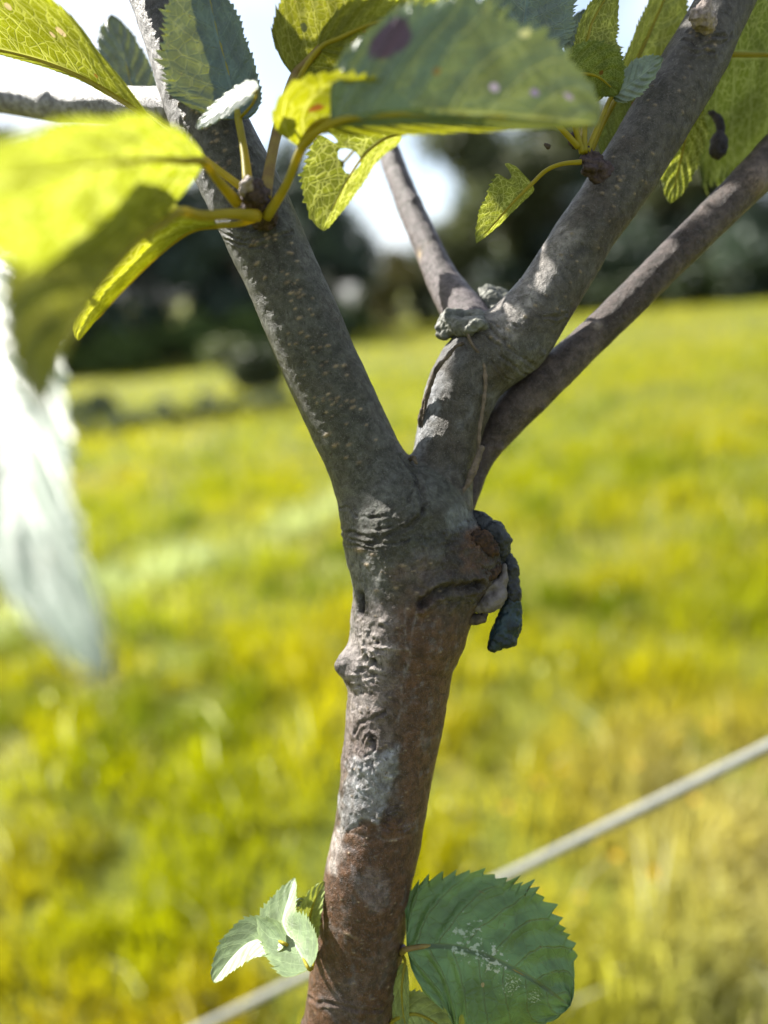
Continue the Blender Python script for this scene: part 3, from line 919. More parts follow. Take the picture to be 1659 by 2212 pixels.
# silvery scurf on the left of the trunk; sun dapple painted on right limb
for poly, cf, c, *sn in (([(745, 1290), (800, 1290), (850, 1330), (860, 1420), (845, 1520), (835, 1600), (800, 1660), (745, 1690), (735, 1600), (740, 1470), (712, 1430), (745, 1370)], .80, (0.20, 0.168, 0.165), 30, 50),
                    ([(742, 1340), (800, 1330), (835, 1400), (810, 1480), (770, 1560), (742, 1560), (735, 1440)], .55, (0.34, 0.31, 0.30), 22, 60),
                    ([(733, 1180), (800, 1200), (850, 1260), (800, 1300), (760, 1290)], .45, (0.27, 0.28, 0.28)),
                    ([(738, 1690), (770, 1640), (830, 1625), (862, 1610), (858, 1650), (838, 1690), (830, 1750), (818, 1790), (795, 1765), (770, 1785), (745, 1795), (733, 1740)], .85, (0.31, 0.325, 0.34), 9, 22),
                    ([(712, 1800), (735, 1800), (745, 1850), (725, 1890), (705, 1880)], .8, (0.45, 0.42, 0.40)),
                    ([(890, 900), (935, 810), (960, 800), (940, 900), (905, 985), (893, 985)], .7, (0.30, 0.32, 0.35)),
                    ([(985, 1150), (1035, 1120), (1080, 1160), (1075, 1240), (1040, 1290), (975, 1270), (950, 1210)], .92, (0.040, 0.026, 0.019)),
                    ([(1010, 1150), (1060, 1135), (1075, 1165), (1050, 1190), (1005, 1180)], .8, (0.17, 0.080, 0.026)),
                    ([(1000, 1200), (1040, 1185), (1060, 1215), (1030, 1240), (995, 1235)], .6, (0.12, 0.058, 0.024)),
                    ([(890, 1180), (960, 1170), (950, 1260), (885, 1240)], .35, (0.17, 0.155, 0.145)),
                    ([(960, 1105), (1010, 1095), (1030, 1130), (975, 1150)], .5, (0.24, 0.27, 0.27)),
                    ([(1042, 705), (1100, 635), (1160, 555), (1215, 490), (1245, 515), (1195, 605), (1135, 690), (1085, 735)], .75, (0.36, 0.335, 0.32), 18, 30),  # bark colour lightened to brighten the sun dapple on the right limb
                    ([(790, 1870), (840, 1900), (850, 1960), (800, 1970), (770, 1920)], .4, (0.26, 0.24, 0.25))):
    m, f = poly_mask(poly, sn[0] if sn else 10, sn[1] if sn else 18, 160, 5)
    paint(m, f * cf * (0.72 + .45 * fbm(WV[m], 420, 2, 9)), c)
# thin wax patch stands proud
m, f = poly_mask([(738, 1690), (770, 1640), (830, 1625), (862, 1610), (858, 1650), (838, 1690), (830, 1750), (818, 1790), (795, 1765), (770, 1785), (745, 1795), (733, 1740)], 5, 12, 200, 5)
DISP[m] += f * .0007
# growth rings under the left limb
for w_, h_, pts in ((.0007, .0008, [(728, 1104), (780, 1112), (840, 1104), (885, 1075), (905, 1035)]),
                    (.0009, .0012, [(732, 1147), (770, 1163), (815, 1166), (860, 1152), (905, 1118), (925, 1085)]),
                    (.0006, .0008, [(735, 1163), (780, 1178), (830, 1178), (880, 1158)]),
                    (.0005, .0006, [(800, 1150), (850, 1138), (900, 1105)]),
                    (.0005, .0007, [(737, 1180), (775, 1190), (815, 1192)])):
    groove(pts, w_, h_, (0.035, 0.03, 0.026), .75, h_ * .45)
groove([(872, 985), (888, 1003), (905, 1030), (916, 1060), (920, 1100)], .0011, .0016, (0.03, 0.025, 0.022), .9, .0008)
groove([(905, 1010), (920, 1045), (928, 1085)], .0007, .0008, (0.05, 0.042, 0.036), .7, .0004)
# slanting wound crease below the stub
groove([(915, 1310), (935, 1292), (965, 1278), (1005, 1272), (1040, 1266)], .0017, .0042, (0.012, 0.010, 0.008), 1.0, .0024)
groove([(960, 1172), (1000, 1163), (1040, 1140)], .0006, .0009, (0.035, 0.027, 0.02), .8, .0004)
# hole on the left
bump(772, 1300, .0021, -.0060, (0.008, 0.006, 0.005), 1.0, .62)
bump(772, 1314, .0018, -.0036, (0.012, 0.008, 0.006), .9)
for _a in range(14):
    t_ = _a / 14 * 6.283
    bump(771 + 15 * math.cos(t_), 1302 + 24 * math.sin(t_), .0009, .0005)
# small ridges (old bud scars) down the silvery strip
_r = np.random.default_rng(77)
for _i in range(46):
    a = 798 + _r.normal() * 17; b = _r.uniform(1335, 1500); l = _r.uniform(4, 15)
    groove([(a - l, b - _r.uniform(-3, 4)), (a, b), (a + l, b + _r.uniform(-3, 5))], _r.uniform(.0004, .0008), -_r.uniform(.0004, .0013), (0.44, 0.40, 0.37), _r.uniform(.3, .8))
    if _i % 2: bump(a + _r.uniform(-12, 12), b + _r.uniform(6, 12), _r.uniform(.0005, .0012), -_r.uniform(.0004, .0011), (0.05, 0.042, 0.036), _r.uniform(.3, .7))
groove([(778, 1403), (777, 1415)], .0008, -.002, (0.12, 0.085, 0.05), 1)
bump(800, 1432, .0012, -.0022, (0.03, 0.024, 0.02), .9, .7)
bump(812, 1395, .0008, -.0015, (0.05, 0.04, 0.035), .8)
bump(775, 1495, .0028, -.0011); bump(800, 1540, .0034, .001); bump(790, 1600, .0030, .0012)
groove([(778, 1612), (792, 1590), (806, 1600), (802, 1630), (785, 1640), (775, 1622)], .0006, .0006, (0.07, 0.04, 0.035), .8, .0004)
groove([(796, 1600), (800, 1616)], .0010, .0022, (0.015, 0.01, 0.008), 1)
groove([(760, 1580), (772, 1565), (800, 1556), (828, 1545)], .0008, .0013, (0.04, 0.032, 0.028), .8, .0005)
groove([(762, 1640), (765, 1670), (775, 1688)], .0008, .0012, (0.03, 0.025, 0.02), .9)
for c_, rx, ry in (((858, 1772), 12, 9), ((858, 1772), 26, 18), ((858, 1774), 42, 27), ((846, 1770), 5, 4), ((868, 1771), 5, 4)):
    groove([(c_[0] + rx * math.cos(t), c_[1] + ry * math.sin(t)) for t in np.linspace(0, 6.283, 15)], .0005, .0008, (0.06, 0.045, 0.036), .55, .0003)
groove([(745, 1795), (790, 1808), (840, 1820), (900, 1808)], .0006, .0005, (0.26, 0.22, 0.2), .6)
groove([(735, 2020), (750, 2028), (765, 2033)], .0006, -.0004, (0.42, 0.33, 0.24), .9)
groove([(660, 2150), (700, 2172), (760, 2185), (830, 2190)], .0009, .0008, (0.09, 0.06, 0.045), .6, .0004)
bump(770, 1696, .0009, .0012, (0.5, 0.5, 0.5), .8); bump(838, 1682, .0008, .001, (0.5, 0.5, 0.5), .8)
# seam of lichen up the trunk's middle
for pts in ([(875, 1300), (868, 1360), (880, 1420), (872, 1500), (866, 1560)], [(905, 1330), (890, 1400), (868, 1460)], [(835, 1430), (850, 1400), (868, 1380)]):
    groove(pts, .0006, -.0003, (0.30, 0.28, 0.28), .6)
# folds where the right limb turns
for pts, w_, h_ in (([(1052, 700), (1085, 740), (1125, 775), (1165, 800)], .0008, .0007), ([(1045, 720), (1080, 762), (1120, 800), (1150, 822)], .0007, .0007), ([(1040, 745), (1070, 790), (1110, 830)], .0006, .0006), ([(1180, 690), (1210, 690), (1228, 682)], .0007, .0006), ([(1090, 690), (1120, 702), (1140, 705)], .0006, .0005)):
    groove(pts, w_, h_, (0.055, 0.045, 0.038), .55, .0004)
# ring creases by the buds
for pts in ([(468, 505), (520, 525), (580, 520), (635, 490)], [(478, 520), (530, 540), (590, 533)], [(495, 490), (540, 503), (600, 495)]):
    groove(pts, .0006, .0006, (0.07, 0.06, 0.055), .5, .0003)
for pts in ([(1470, 80), (1510, 100), (1560, 100), (1590, 80)], [(1480, 62), (1520, 82), (1570, 80)], [(1465, 98), (1505, 116), (1550, 118)]):
    groove(pts, .0007, .0008, (0.06, 0.05, 0.05), .5, .0004)
bump(1230, 690, .0015, .0012); bump(1178, 770, .0016, .0012)
# lenticels: small tan corky dashes across the bark
def lenticels():
    r = np.random.default_rng(5)
    cand = [(718, 968, 2.2), (748, 965, 1.4), (770, 1005, 1.2), (700, 945, 2.4), (742, 995, 1.3), (1068, 560, 1.0), (1205, 545, 1.0), (1090, 705, 1.3), (770, 1190, 3.6), (800, 1205, 1.6), (785, 1226, 2.0), (862, 1227, 1.4), (850, 1276, 1.2), (808, 1281, 1.6)]
    for i in range(130):
        t = r.random()
        c = catmull(np.array(LEFT)[:, [0, 1, 2, 3]], 100)[int(18 + t * 60)]
        a = r.uniform(-.92, .92)
        cand.append((c[0] + a * c[3] * .93, c[1] + a * c[3] * .38 + r.uniform(-8, 8), r.choice([.7, .8, 1.0, 1.4])))
    for i in range(60):
        c = catmull(np.array(RIGHT)[:, [0, 1, 2, 3]], 100)[int(r.uniform(30, 92))]
        a = r.uniform(-.9, .9)
        cand.append((c[0] + a * c[3] * .85, c[1] + a * c[3] * .52, r.choice([.5, .6, .9])))
    for i in range(90):
        y = r.uniform(1200, 2200); x = np.interp(y, [1200, 1500, 1800, 2200], [900, 860, 815, 757]) + r.uniform(-85, 85)
        cand.append((x, y, r.choice([.4, .5, .6])))
    for x, y, s in cand:
        c = pick(x, y)
        rr = .00066 * (s ** .5)
        m = np.where((np.abs(WV - c) < .0045 * max(1, s ** .5)).all(1))[0]
        e = WV[m] - c
        # longer across the limb than along it
        axis = np.array([-0.40, 0.92, 0]) if x < 870 and y < 1080 else (np.array([.52, .85, 0]) if y < 800 else np.array([0., 1, 0]))
        al = e @ axis
        tr_ = e - al[:, None] * axis
        q = (al / (rr * .72)) ** 2 + (np.linalg.norm(tr_, axis=1) / (rr * (1.0 + .35 * s))) ** 2
        g = np.exp(-q)
        DISP[m] += .0004 * g
        k = r.uniform(.75, 1.2)
        paint(m, np.clip(g * 1.7, 0, 1) * .9, (.29 * k, .225 * k, .145 * k))
lenticels()
# crusty skin on the scurfy strip, the wound and the wax
for poly, a1, a2 in (([(735, 1290), (850, 1300), (865, 1420), (845, 1560), (830, 1660), (740, 1690), (735, 1600), (735, 1470), (710, 1430), (745, 1370)], .0006, .0003),
                     ([(900, 1150), (1040, 1110), (1090, 1160), (1080, 1260), (1030, 1310), (900, 1310)], .0017, .0014),
                     ([(730, 1100), (900, 1100), (900, 1290), (750, 1290)], .0005, .0005),
                     ([(730, 1620), (870, 1600), (850, 1800), (730, 1800)], .0006, .0006)):
    m, f = poly_mask(poly, 14, 20, 120, 8)
    DISP[m] += f * (a1 * fbm(WV[m], 210, 3, 91) + a2 * np.abs(fbm(WV[m], 520, 2, 92)))
# general unevenness
WV2 = WV + WN * (DISP + .00075 * fbm(WV, 55, 2, 61) + .00028 * fbm(WV, 260, 3, 62))[:, None]
WVw = cam2world(WV2)
WF = WF[:, ::-1].copy()          # camera space is left-handed
WNw = vert_normals(WVw, WF)

base_pt = W(754, 2212, .362)
g_ = np.array([base_pt[0] - .05, base_pt[1] + .01, 0]); g_[2] = ground_z(g_[0], g_[1])
SAP = empty('apple_sapling', g_)
tag(SAP, 'young forked apple tree with grey brown bark, pruning wounds and toothed leaves', 'tree')

def split_wood():
    flab = WL[WF[:, 0]]
    for lab, name in ((0, 'trunk'), (1, 'branch'), (2, 'branch')):
        f = WF[flab == lab]
        used = np.unique(f); mp = np.full(len(WVw), -1); mp[used] = np.arange(len(used))
        V = WVw[used]; C = WC[used]; N = WNw[used]; F = mp[f]
        if lab == 0:
            # the stem goes on down to the ground below the picture
            cp = [W(745, 2285, .365), W(738, 2340, .367), (base_pt + g_) / 2 + np.array([0.006, 0, 0]), g_ + np.array([0, 0, .12]), g_ + np.array([0, 0, -.03])]
            v, q = tube(cp, [.0226, .0228, .0240, .027, .034], 40, 60, cap=False)
            c = np.tile(BROWN * .62, (len(v), 1))
            F = np.vstack([F, q + len(V)])
            N = np.vstack([N, vert_normals(v, q)])
            V = np.vstack([V, v]); C = np.vstack([C, c])
        mesh_obj(name, V, F, BARK, SAP, col=C, normals=N)
split_wood()

# ------------------------------------------------------------------ thinner branches
def branch(ch, nseg, n, c0, c1, bumps=(), amp=.0005):
    P = np.array([[*W(a, b, d), r * d / FPX] for a, b, d, r in ch])
    v, f = tube(P[:, :3], P[:, 3], nseg, n)
    F4 = np.array([q if len(q) == 4 else (*q, q[2]) for q in f])
    N = vert_normals(v, F4)
    d = amp * fbm(v, 120, 3, n) + amp * .5 * fbm(v, 420, 2, n + 1)
    k = fbm(v, 90, 3, n + 2)
    C = np.asarray(c0) * (1 - sstep(k, -.4, .4))[:, None] + np.asarray(c1) * sstep(k, -.4, .4)[:, None]
    C = C * .62
    for a, b, dd, rr, h, cc in bumps:
        p = W(a, b, dd)
        e = np.linalg.norm(v - p, axis=1)
        g = np.exp(-(e / rr) ** 2)
        d = d + h * g
        if cc is not None:
            C = C * (1 - np.clip(g * 1.4, 0, 1)[:, None]) + np.asarray(cc) * np.clip(g * 1.4, 0, 1)[:, None]
    return mesh_obj('branch', v + N * d[:, None], f, BARK, SAP, col=C)

BACK = [(1030, 720, .352, 50), (1000, 672, .362, 46), (978, 640, .368, 41), (948, 588, .376, 34), (917, 515, .386, 30), (885, 445, .395, 27), (848, 350, .405, 24), (815, 255, .415, 23), (790, 160, .424, 22), (765, 40, .432, 21), (745, -80, .44, 19)]
branch(BACK, 36, 190, (0.135, 0.105, 0.11), (0.20, 0.165, 0.175), [(872, 500, .382, .004, .0022, None), (897, 425, .389, .004, .0012, None), (898, 548, .377, .003, -.001, (0.30, .22, .12)), (925, 530, .377, .0025, -.001, (.10, .08, .06))])
THIN = [(1005, 1105, .352, 17), (1018, 1055, .356, 22), (1032, 1010, .359, 25), (1052, 968, .361, 31), (1082, 922, .361, 41), (1115, 882, .3605, 45), (1160, 838, .36, 45), (1205, 797, .36, 42), (1262, 745, .36, 38), (1350, 660, .36, 37), (1450, 560, .36, 38), (1560, 452, .36, 40), (1640, 372, .36, 43), (1690, 322, .36, 46), (1780, 235, .36, 40)]
branch(THIN, 40, 260, (0.085, 0.060, 0.052), (0.155, 0.118, 0.105), [(1165, 878, .355, .0022, .0025, None), (1078, 966, .356, .0022, .002, None), (1185, 775, .355, .003, .002, None), (1215, 845, .352, .004, .0007, None), (1640, 385, .351, .006, .0022, (0.20, .15, .12)), (1105, 925, .352, .003, .0005, None), (1290, 700, .352, .002, .0006, (.3, .25, .22))], .0004)
SIDE = [(395, 235, .338, 44), (330, 232, .348, 40), (270, 229, .358, 38), (210, 228, .366, 37), (150, 226, .375, 36), (120, 222, .379, 40), (90, 222, .383, 34), (20, 212, .39, 32), (-80, 200, .40, 30), (-180, 180, .41, 26)]
branch(SIDE, 36, 150, (0.36, 0.36, 0.40), (0.44, 0.44, 0.48), [(118, 200, .375, .003, .0018, None), (95, 205, .378, .003, .002, None), (140, 232, .374, .0025, -.0015, (.08, .08, .09)), (141, 250, .374, .0025, -.0012, (.08, .08, .09)), (141, 212, .374, .0025, -.0012, (.08, .08, .09))], .00022)

# ------------------------------------------------------------------ sealing wax, bark strips, buds
WAX = plain_material('grey_wax', (0.060, 0.062, 0.052), (0.135, 0.138, 0.118), 260, 0.55, 0.6, .0008, dark=(0.03, 0.035, 0.032))
WAXD = plain_material('dark_wax', (0.009, 0.010, 0.011), (0.030, 0.034, 0.036), 240, 0.45, 0.7, .0008, dark=(0.008, 0.009, 0.010))
WAXT = plain_material('teal_wax', (0.005, 0.008, 0.009), (0.022, 0.044, 0.050), 95, 0.38, 0.6, .0009, spec=.25, dark=(0.005, 0.007, 0.007))
WAXP = plain_material('pinkish_wax', (0.070, 0.060, 0.055), (0.135, 0.118, 0.108), 260, 0.48, 0.4, .0006)
def wax(name, chains, mat, k=.002, noise=(.0006, 320), seed=0, n=10, vox=.0006):
    v, f = blob(chains, vox, k, noise, seed, n)
    return mesh_obj(name, v, f, mat, SAP)
# collar of sealant where the back branch was grafted
wax('wound_sealant', [[(960, 722, .347, 15), (964, 698, .347, 19), (970, 684, .347, 15), (985, 680, .347, 13)], [(962, 700, .350, 16), (1000, 708, .340, 20), (1030, 700, .336, 17)], [(985, 688, .350, 18), (1030, 690, .345, 20), (1052, 712, .336, 9)], [(1015, 712, .334, 13), (1030, 702, .333, 11), (1043, 700, .3335, 6)]], WAX, .0030, (.0018, 210), 3)
wax('wound_sealant', [[(1036, 660, .370, 20), (1052, 642, .367, 24), (1060, 655, .362, 26)], [(1074, 642, .368, 22), (1092, 660, .362, 21), (1074, 684, .357, 22)], [(1008, 672, .366, 18), (1030, 680, .358, 20)]], WAX, .0022, (.0017, 200), 5)
# the old wound on the right: dark caps, a grey plate, a pinkish drop, a hanging dark tongue
wax('wound_sealant', [[(1010, 1110, .343, 12), (1026, 1116, .342, 15), (1046, 1130, .341, 18)]], WAXD, .003, (.0016, 215), 7, vox=.0005)
wax('wound_sealant', [[(1040, 1136, .341, 18), (1062, 1146, .339, 24), (1074, 1168, .338, 22), (1076, 1200, .340, 22), (1078, 1230, .342, 19)], [(1076, 1148, .337, 13), (1088, 1170, .337, 9), (1088, 1198, .338, 8)]], WAXD, .004, (.0016, 215), 9, vox=.0005)
wax('wound_sealant', [[(1096, 1208, .340, 13), (1103, 1228, .339, 18), (1104, 1258, .339, 18), (1100, 1288, .340, 17), (1096, 1308, .340, 14)], [(1112, 1282, .338, 9), (1114, 1300, .338, 8)]], WAXD, .004, (.0016, 215), 11, vox=.0005)
wax('wound_sealant', [[(1098, 1296, .340, 18), (1096, 1325, .339, 20), (1090, 1352, .338, 23), (1079, 1378, .337, 20), (1064, 1398, .337, 10)], [(1112, 1305, .339, 10), (1114, 1340, .339, 11), (1100, 1380, .338, 14)]], WAXT, .004, (.0016, 215), 13, vox=.0005)
wax('wound_sealant', [[(1036, 1310, .334, 14), (1058, 1303, .332, 20), (1076, 1290, .332, 17), (1080, 1262, .334, 13)], [(975, 1282, .333, 3.5), (1005, 1282, .331, 5), (1035, 1277, .331, 8), (1068, 1262, .332, 10)], [(1090, 1222, .333, 5), (1088, 1250, .333, 8)]], WAXP, .003, (.0009, 260), 15, vox=.0005)
BARKD = plain_material('dead_bark', (0.035, 0.028, 0.022), (0.11, 0.085, 0.062), 300, 0.8, 0.8, .0008)
BARKT = plain_material('tan_bark_lip', (0.07, 0.055, 0.04), (0.15, 0.115, 0.085), 320, 0.75, 0.7, .0007)
wax('bark_scab', [[(1010, 1180, .330, 14), (1040, 1165, .328, 18), (1060, 1190, .329, 18)], [(1020, 1215, .327, 16), (1050, 1235, .329, 18), (1072, 1225, .333, 12)], [(1000, 1245, .329, 9), (1030, 1255, .329, 9)]], plain_material('scab', (0.014, 0.010, 0.008), (0.075, 0.040, 0.021), 420, .8, 1.0, .0012, dark=(0.012, .009, .007)), .003, (.0018, 420), 17)
wax('bark_scab', [[(1022, 1338, .337, 12), (1040, 1335, .336, 11), (1050, 1325, .336, 6)]], BARKD, .001, (.001, 500), 19)
wax('bark_strip', [[(1000, 742, .3345, 3.5), (985, 748, .334, 4), (962, 775, .334, 4.5), (942, 800, .335, 5), (926, 840, .337, 5.5), (915, 880, .341, 6), (907, 905, .343, 5), (905, 922, .344, 2.5)], [(918, 868, .337, 2), (915, 895, .337, 2), (911, 925, .338, 1.5)]], BARKD, .0008, (.0006, 500), 21, 20, .0005)
wax('bark_strip', [[(1008, 715, .333, 3), (1020, 745, .3325, 3.5), (1038, 768, .3325, 4), (1048, 805, .333, 4.5), (1048, 840, .3335, 4.5), (1043, 880, .334, 4), (1036, 930, .335, 4), (1034, 965, .336, 3)]], BARKT, .001, (.0005, 420), 23, 24, .0005)
wax('bark_strip', [[(1040, 968, .336, 6), (1026, 1005, .336, 8), (1012, 1040, .336, 7), (1000, 1062, .336, 3)]], BARKT, .001, (.0006, 420), 25, 14, .0005)
wax('bark_strip', [[(884, 994, .334, 5), (892, 988, .331, 5), (900, 1000, .3305, 3)]], BARKD, .0008, (.0007, 520), 27, 8, .0005)
BUDM = plain_material('bud_scale', (0.022, 0.014, 0.015), (0.075, 0.052, 0.050), 420, 0.7, 0.9, .0008, dark=(0.015, 0.010, 0.012))
BUDP = plain_material('pale_bud_scale', (0.13, 0.105, 0.095), (0.30, 0.25, 0.225), 420, 0.65, 0.8, .0008, dark=(0.06, .045, .04))
BUDV = plain_material('violet_bud', (0.10, 0.06, 0.09), (0.24, 0.19, 0.27), 380, 0.5, 0.4, .0005)
SPUR = [(562, 465, .313, 26), (556, 440, .304, 31), (549, 418, .297, 27), (541, 404, .294, 18)]
wax('spur', [SPUR, [(575, 455, .306, 22), (582, 470, .312, 20)]], BUDM, .003, (.0016, 420), 31)
wax('bud', [[(536, 404, .2915, 9), (532, 394, .290, 10), (537, 388, .289, 6)], [(527, 412, .291, 7), (522, 420, .292, 5)]], BUDP, .0015, (.0014, 520), 33)
wax('spur', [[(1322, 378, .335, 24), (1296, 364, .331, 15), (1270, 350, .329, 11), (1258, 343, .328, 8)], [(1305, 390, .333, 13), (1278, 380, .331, 9), (1262, 374, .330, 6)], [(1292, 346, .331, 10), (1270, 328, .329, 8), (1262, 320, .328, 6)], [(1284, 366, .327, 7), (1266, 360, .327, 5)]], BUDM, .002, (.0013, 420), 35, vox=.0005)
wax('bud', [[(1240, 312, .327, 9), (1236, 297, .327, 9), (1240, 290, .327, 5)]], BUDM, .001, (.001, 500), 37)
wax('bud', [[(1524, 58, .327, 22), (1520, 38, .322, 20), (1522, 18, .320, 14)], [(1505, 45, .323, 10), (1500, 30, .322, 8)]], BUDP, .002, (.0014, 430), 39)
wax('bud', [[(672, 2048, .349, 9), (664, 2052, .347, 10), (658, 2040, .347, 6)]], BUDV, .001, (.0004, 420), 41)
wax('bud', [[(868, 2058, .348, 7), (872, 2048, .346, 7)]], BUDV, .001, (.0004, 420), 43)
wax('withered_bud', [[(1533, 243, .372, 4), (1547, 252, .370, 8), (1556, 272, .369, 9), (1556, 288, .369, 6)], [(1556, 290, .369, 7), (1553, 305, .368, 17), (1551, 325, .368, 17), (1552, 333, .368, 11)]], plain_material('withered_case', (0.012, 0.010, 0.012), (0.04, 0.034, 0.036), 300, .7, .8, .0008), .001, (.0008, 420), 45)
wax('withered_bud', [[(1178, 312, .332, 4), (1184, 317, .332, 6)]], BARKD, .0005, (.0005, 500), 47)

# ------------------------------------------------------------------ leaves
PET = plain_material('leaf_stalk', (0.27, 0.24, 0.02), (0.36, 0.31, 0.03), 120, 0.42, 0.2, .0004, trans=((0.48, 0.38, 0.02), .45))
PETR = plain_material('leaf_stalk_reddish', (0.16, 0.10, 0.05), (0.30, 0.24, 0.06), 120, 0.5, 0.2, .0004, trans=((0.4, 0.28, 0.03), .35))
TOP = (0.045, 0.085, 0.050); UND = (0.17, 0.21, 0.06); TRN = (0.52, 0.56, 0.008)
LEAF = leaf_material('leaf', TOP, UND, (0.34, 0.37, 0.006))
LEAFD = leaf_material('leaf_folded', (0.03, 0.06, 0.035), (0.20, 0.22, 0.02), (0.50, 0.52, 0.004), .6, .3, .6)
LEAFN = leaf_material('leaf_net', TOP, (0.13, 0.16, 0.03), (0.25, 0.285, 0.004), .6, net=1.0)
LEAFY = leaf_material('leaf_yellow', (0.16, 0.18, 0.02), (0.20, 0.21, 0.02), (0.285, 0.330, 0.003), .62, .42, net=.6)
LEAFG = leaf_material('leaf_glossy', (0.10, 0.15, 0.11), UND, TRN, .15, .42, .8, net=.3)
LEAFF = leaf_material('leaf_near_glossy', (0.15, 0.20, 0.16), (0.16, 0.18, 0.08), (0.3, 0.3, 0.05), .2, .48, .5, net=.2)
LEAFB = leaf_material('leaf_blue', (0.040, 0.075, 0.062), UND, (0.30, 0.33, 0.006), .18, .34, .6, net=.4)
LEAFS = leaf_material('leaf_spotted', (0.090, 0.145, 0.080), UND, (0.20, 0.22, 0.02), .20, .42, .45, [(.24, .14, .085, (0.060, 0.030, 0.050), 9., .9), (.62, .36, .020, (0.42, 0.34, 0.45), 20., .5), (.76, .35, .019, (0.26, 0.20, 0.33), 20., .5), (.88, .30, .022, (0.30, 0.24, 0.34), 20., .5), (.42, .32, .018, (0.20, 0.14, 0.03)), (.70, .05, .022, (.6, .58, .25), 20., .5)], net=.35)
LEAFM = leaf_material('leaf_mined', (0.088, 0.172, 0.058), UND, (0.22, 0.27, 0.01), .2, .42, .45, [(.34, .44, .16, (0.30, 0.36, 0.24), 24., 0., 1), (.50, .50, .12, (0.34, 0.38, 0.27), 30., 0., 1), (.64, .60, .10, (0.28, 0.34, 0.22), 65., 0., 1), (.80, .62, .08, (0.28, 0.34, 0.22), 70., 0., 1), (.48, .66, .014, (0.25, 0.20, 0.08)), (.42, .93, .04, (0.24, 0.25, 0.03)), (.66, .97, .06, (0.22, 0.24, 0.03))], net=.25, vd=True)
LEAFL = leaf_material('leaf_lime', (0.17, 0.235, 0.12), (0.22, 0.27, 0.07), (0.36, 0.40, 0.03), .38, .42, .6, net=.25, bs=.18)
LEAFO = leaf_material('leaf_olive', (0.07, 0.08, 0.02), (0.08, 0.09, 0.014), (0.25, 0.26, 0.006), .5, .5, .3, [(.36, .62, .030, (0.03, 0.075, 0.07)), (.30, .30, .03, (.07, .08, .03)), (.75, .60, .02, (.3, .28, .02))], net=.5, ns=1.5)
LEAFT = leaf_material('leaf_brownspot', (0.13, 0.15, 0.02), (0.16, 0.17, 0.02), (0.30, 0.33, 0.004), .6, .45, .4, [(.62, .78, .018, (.5, .4, .2)), (.42, .76, .022, (.55, .42, .22)), (.47, .70, .016, (.6, .45, .25)), (.30, .58, .012, (.4, .22, .03))], net=.6, ns=1.5)
LEAFR = leaf_material('leaf_redspot', (0.18, 0.19, 0.015), (0.20, 0.20, 0.015), (0.32, 0.335, 0.004), .6, .45, .4, [(.16, .36, .035, (.20, .07, .012)), (.7, .3, .03, (.3, .18, .015))], net=.3)
LEAFV = leaf_material('leaf_veiny', TOP, (0.10, 0.145, 0.022), (0.14, 0.175, 0.004), 0.5, net=.8, ns=2.1, spots=[(.62, .42, .035, (.14, .07, .012))])

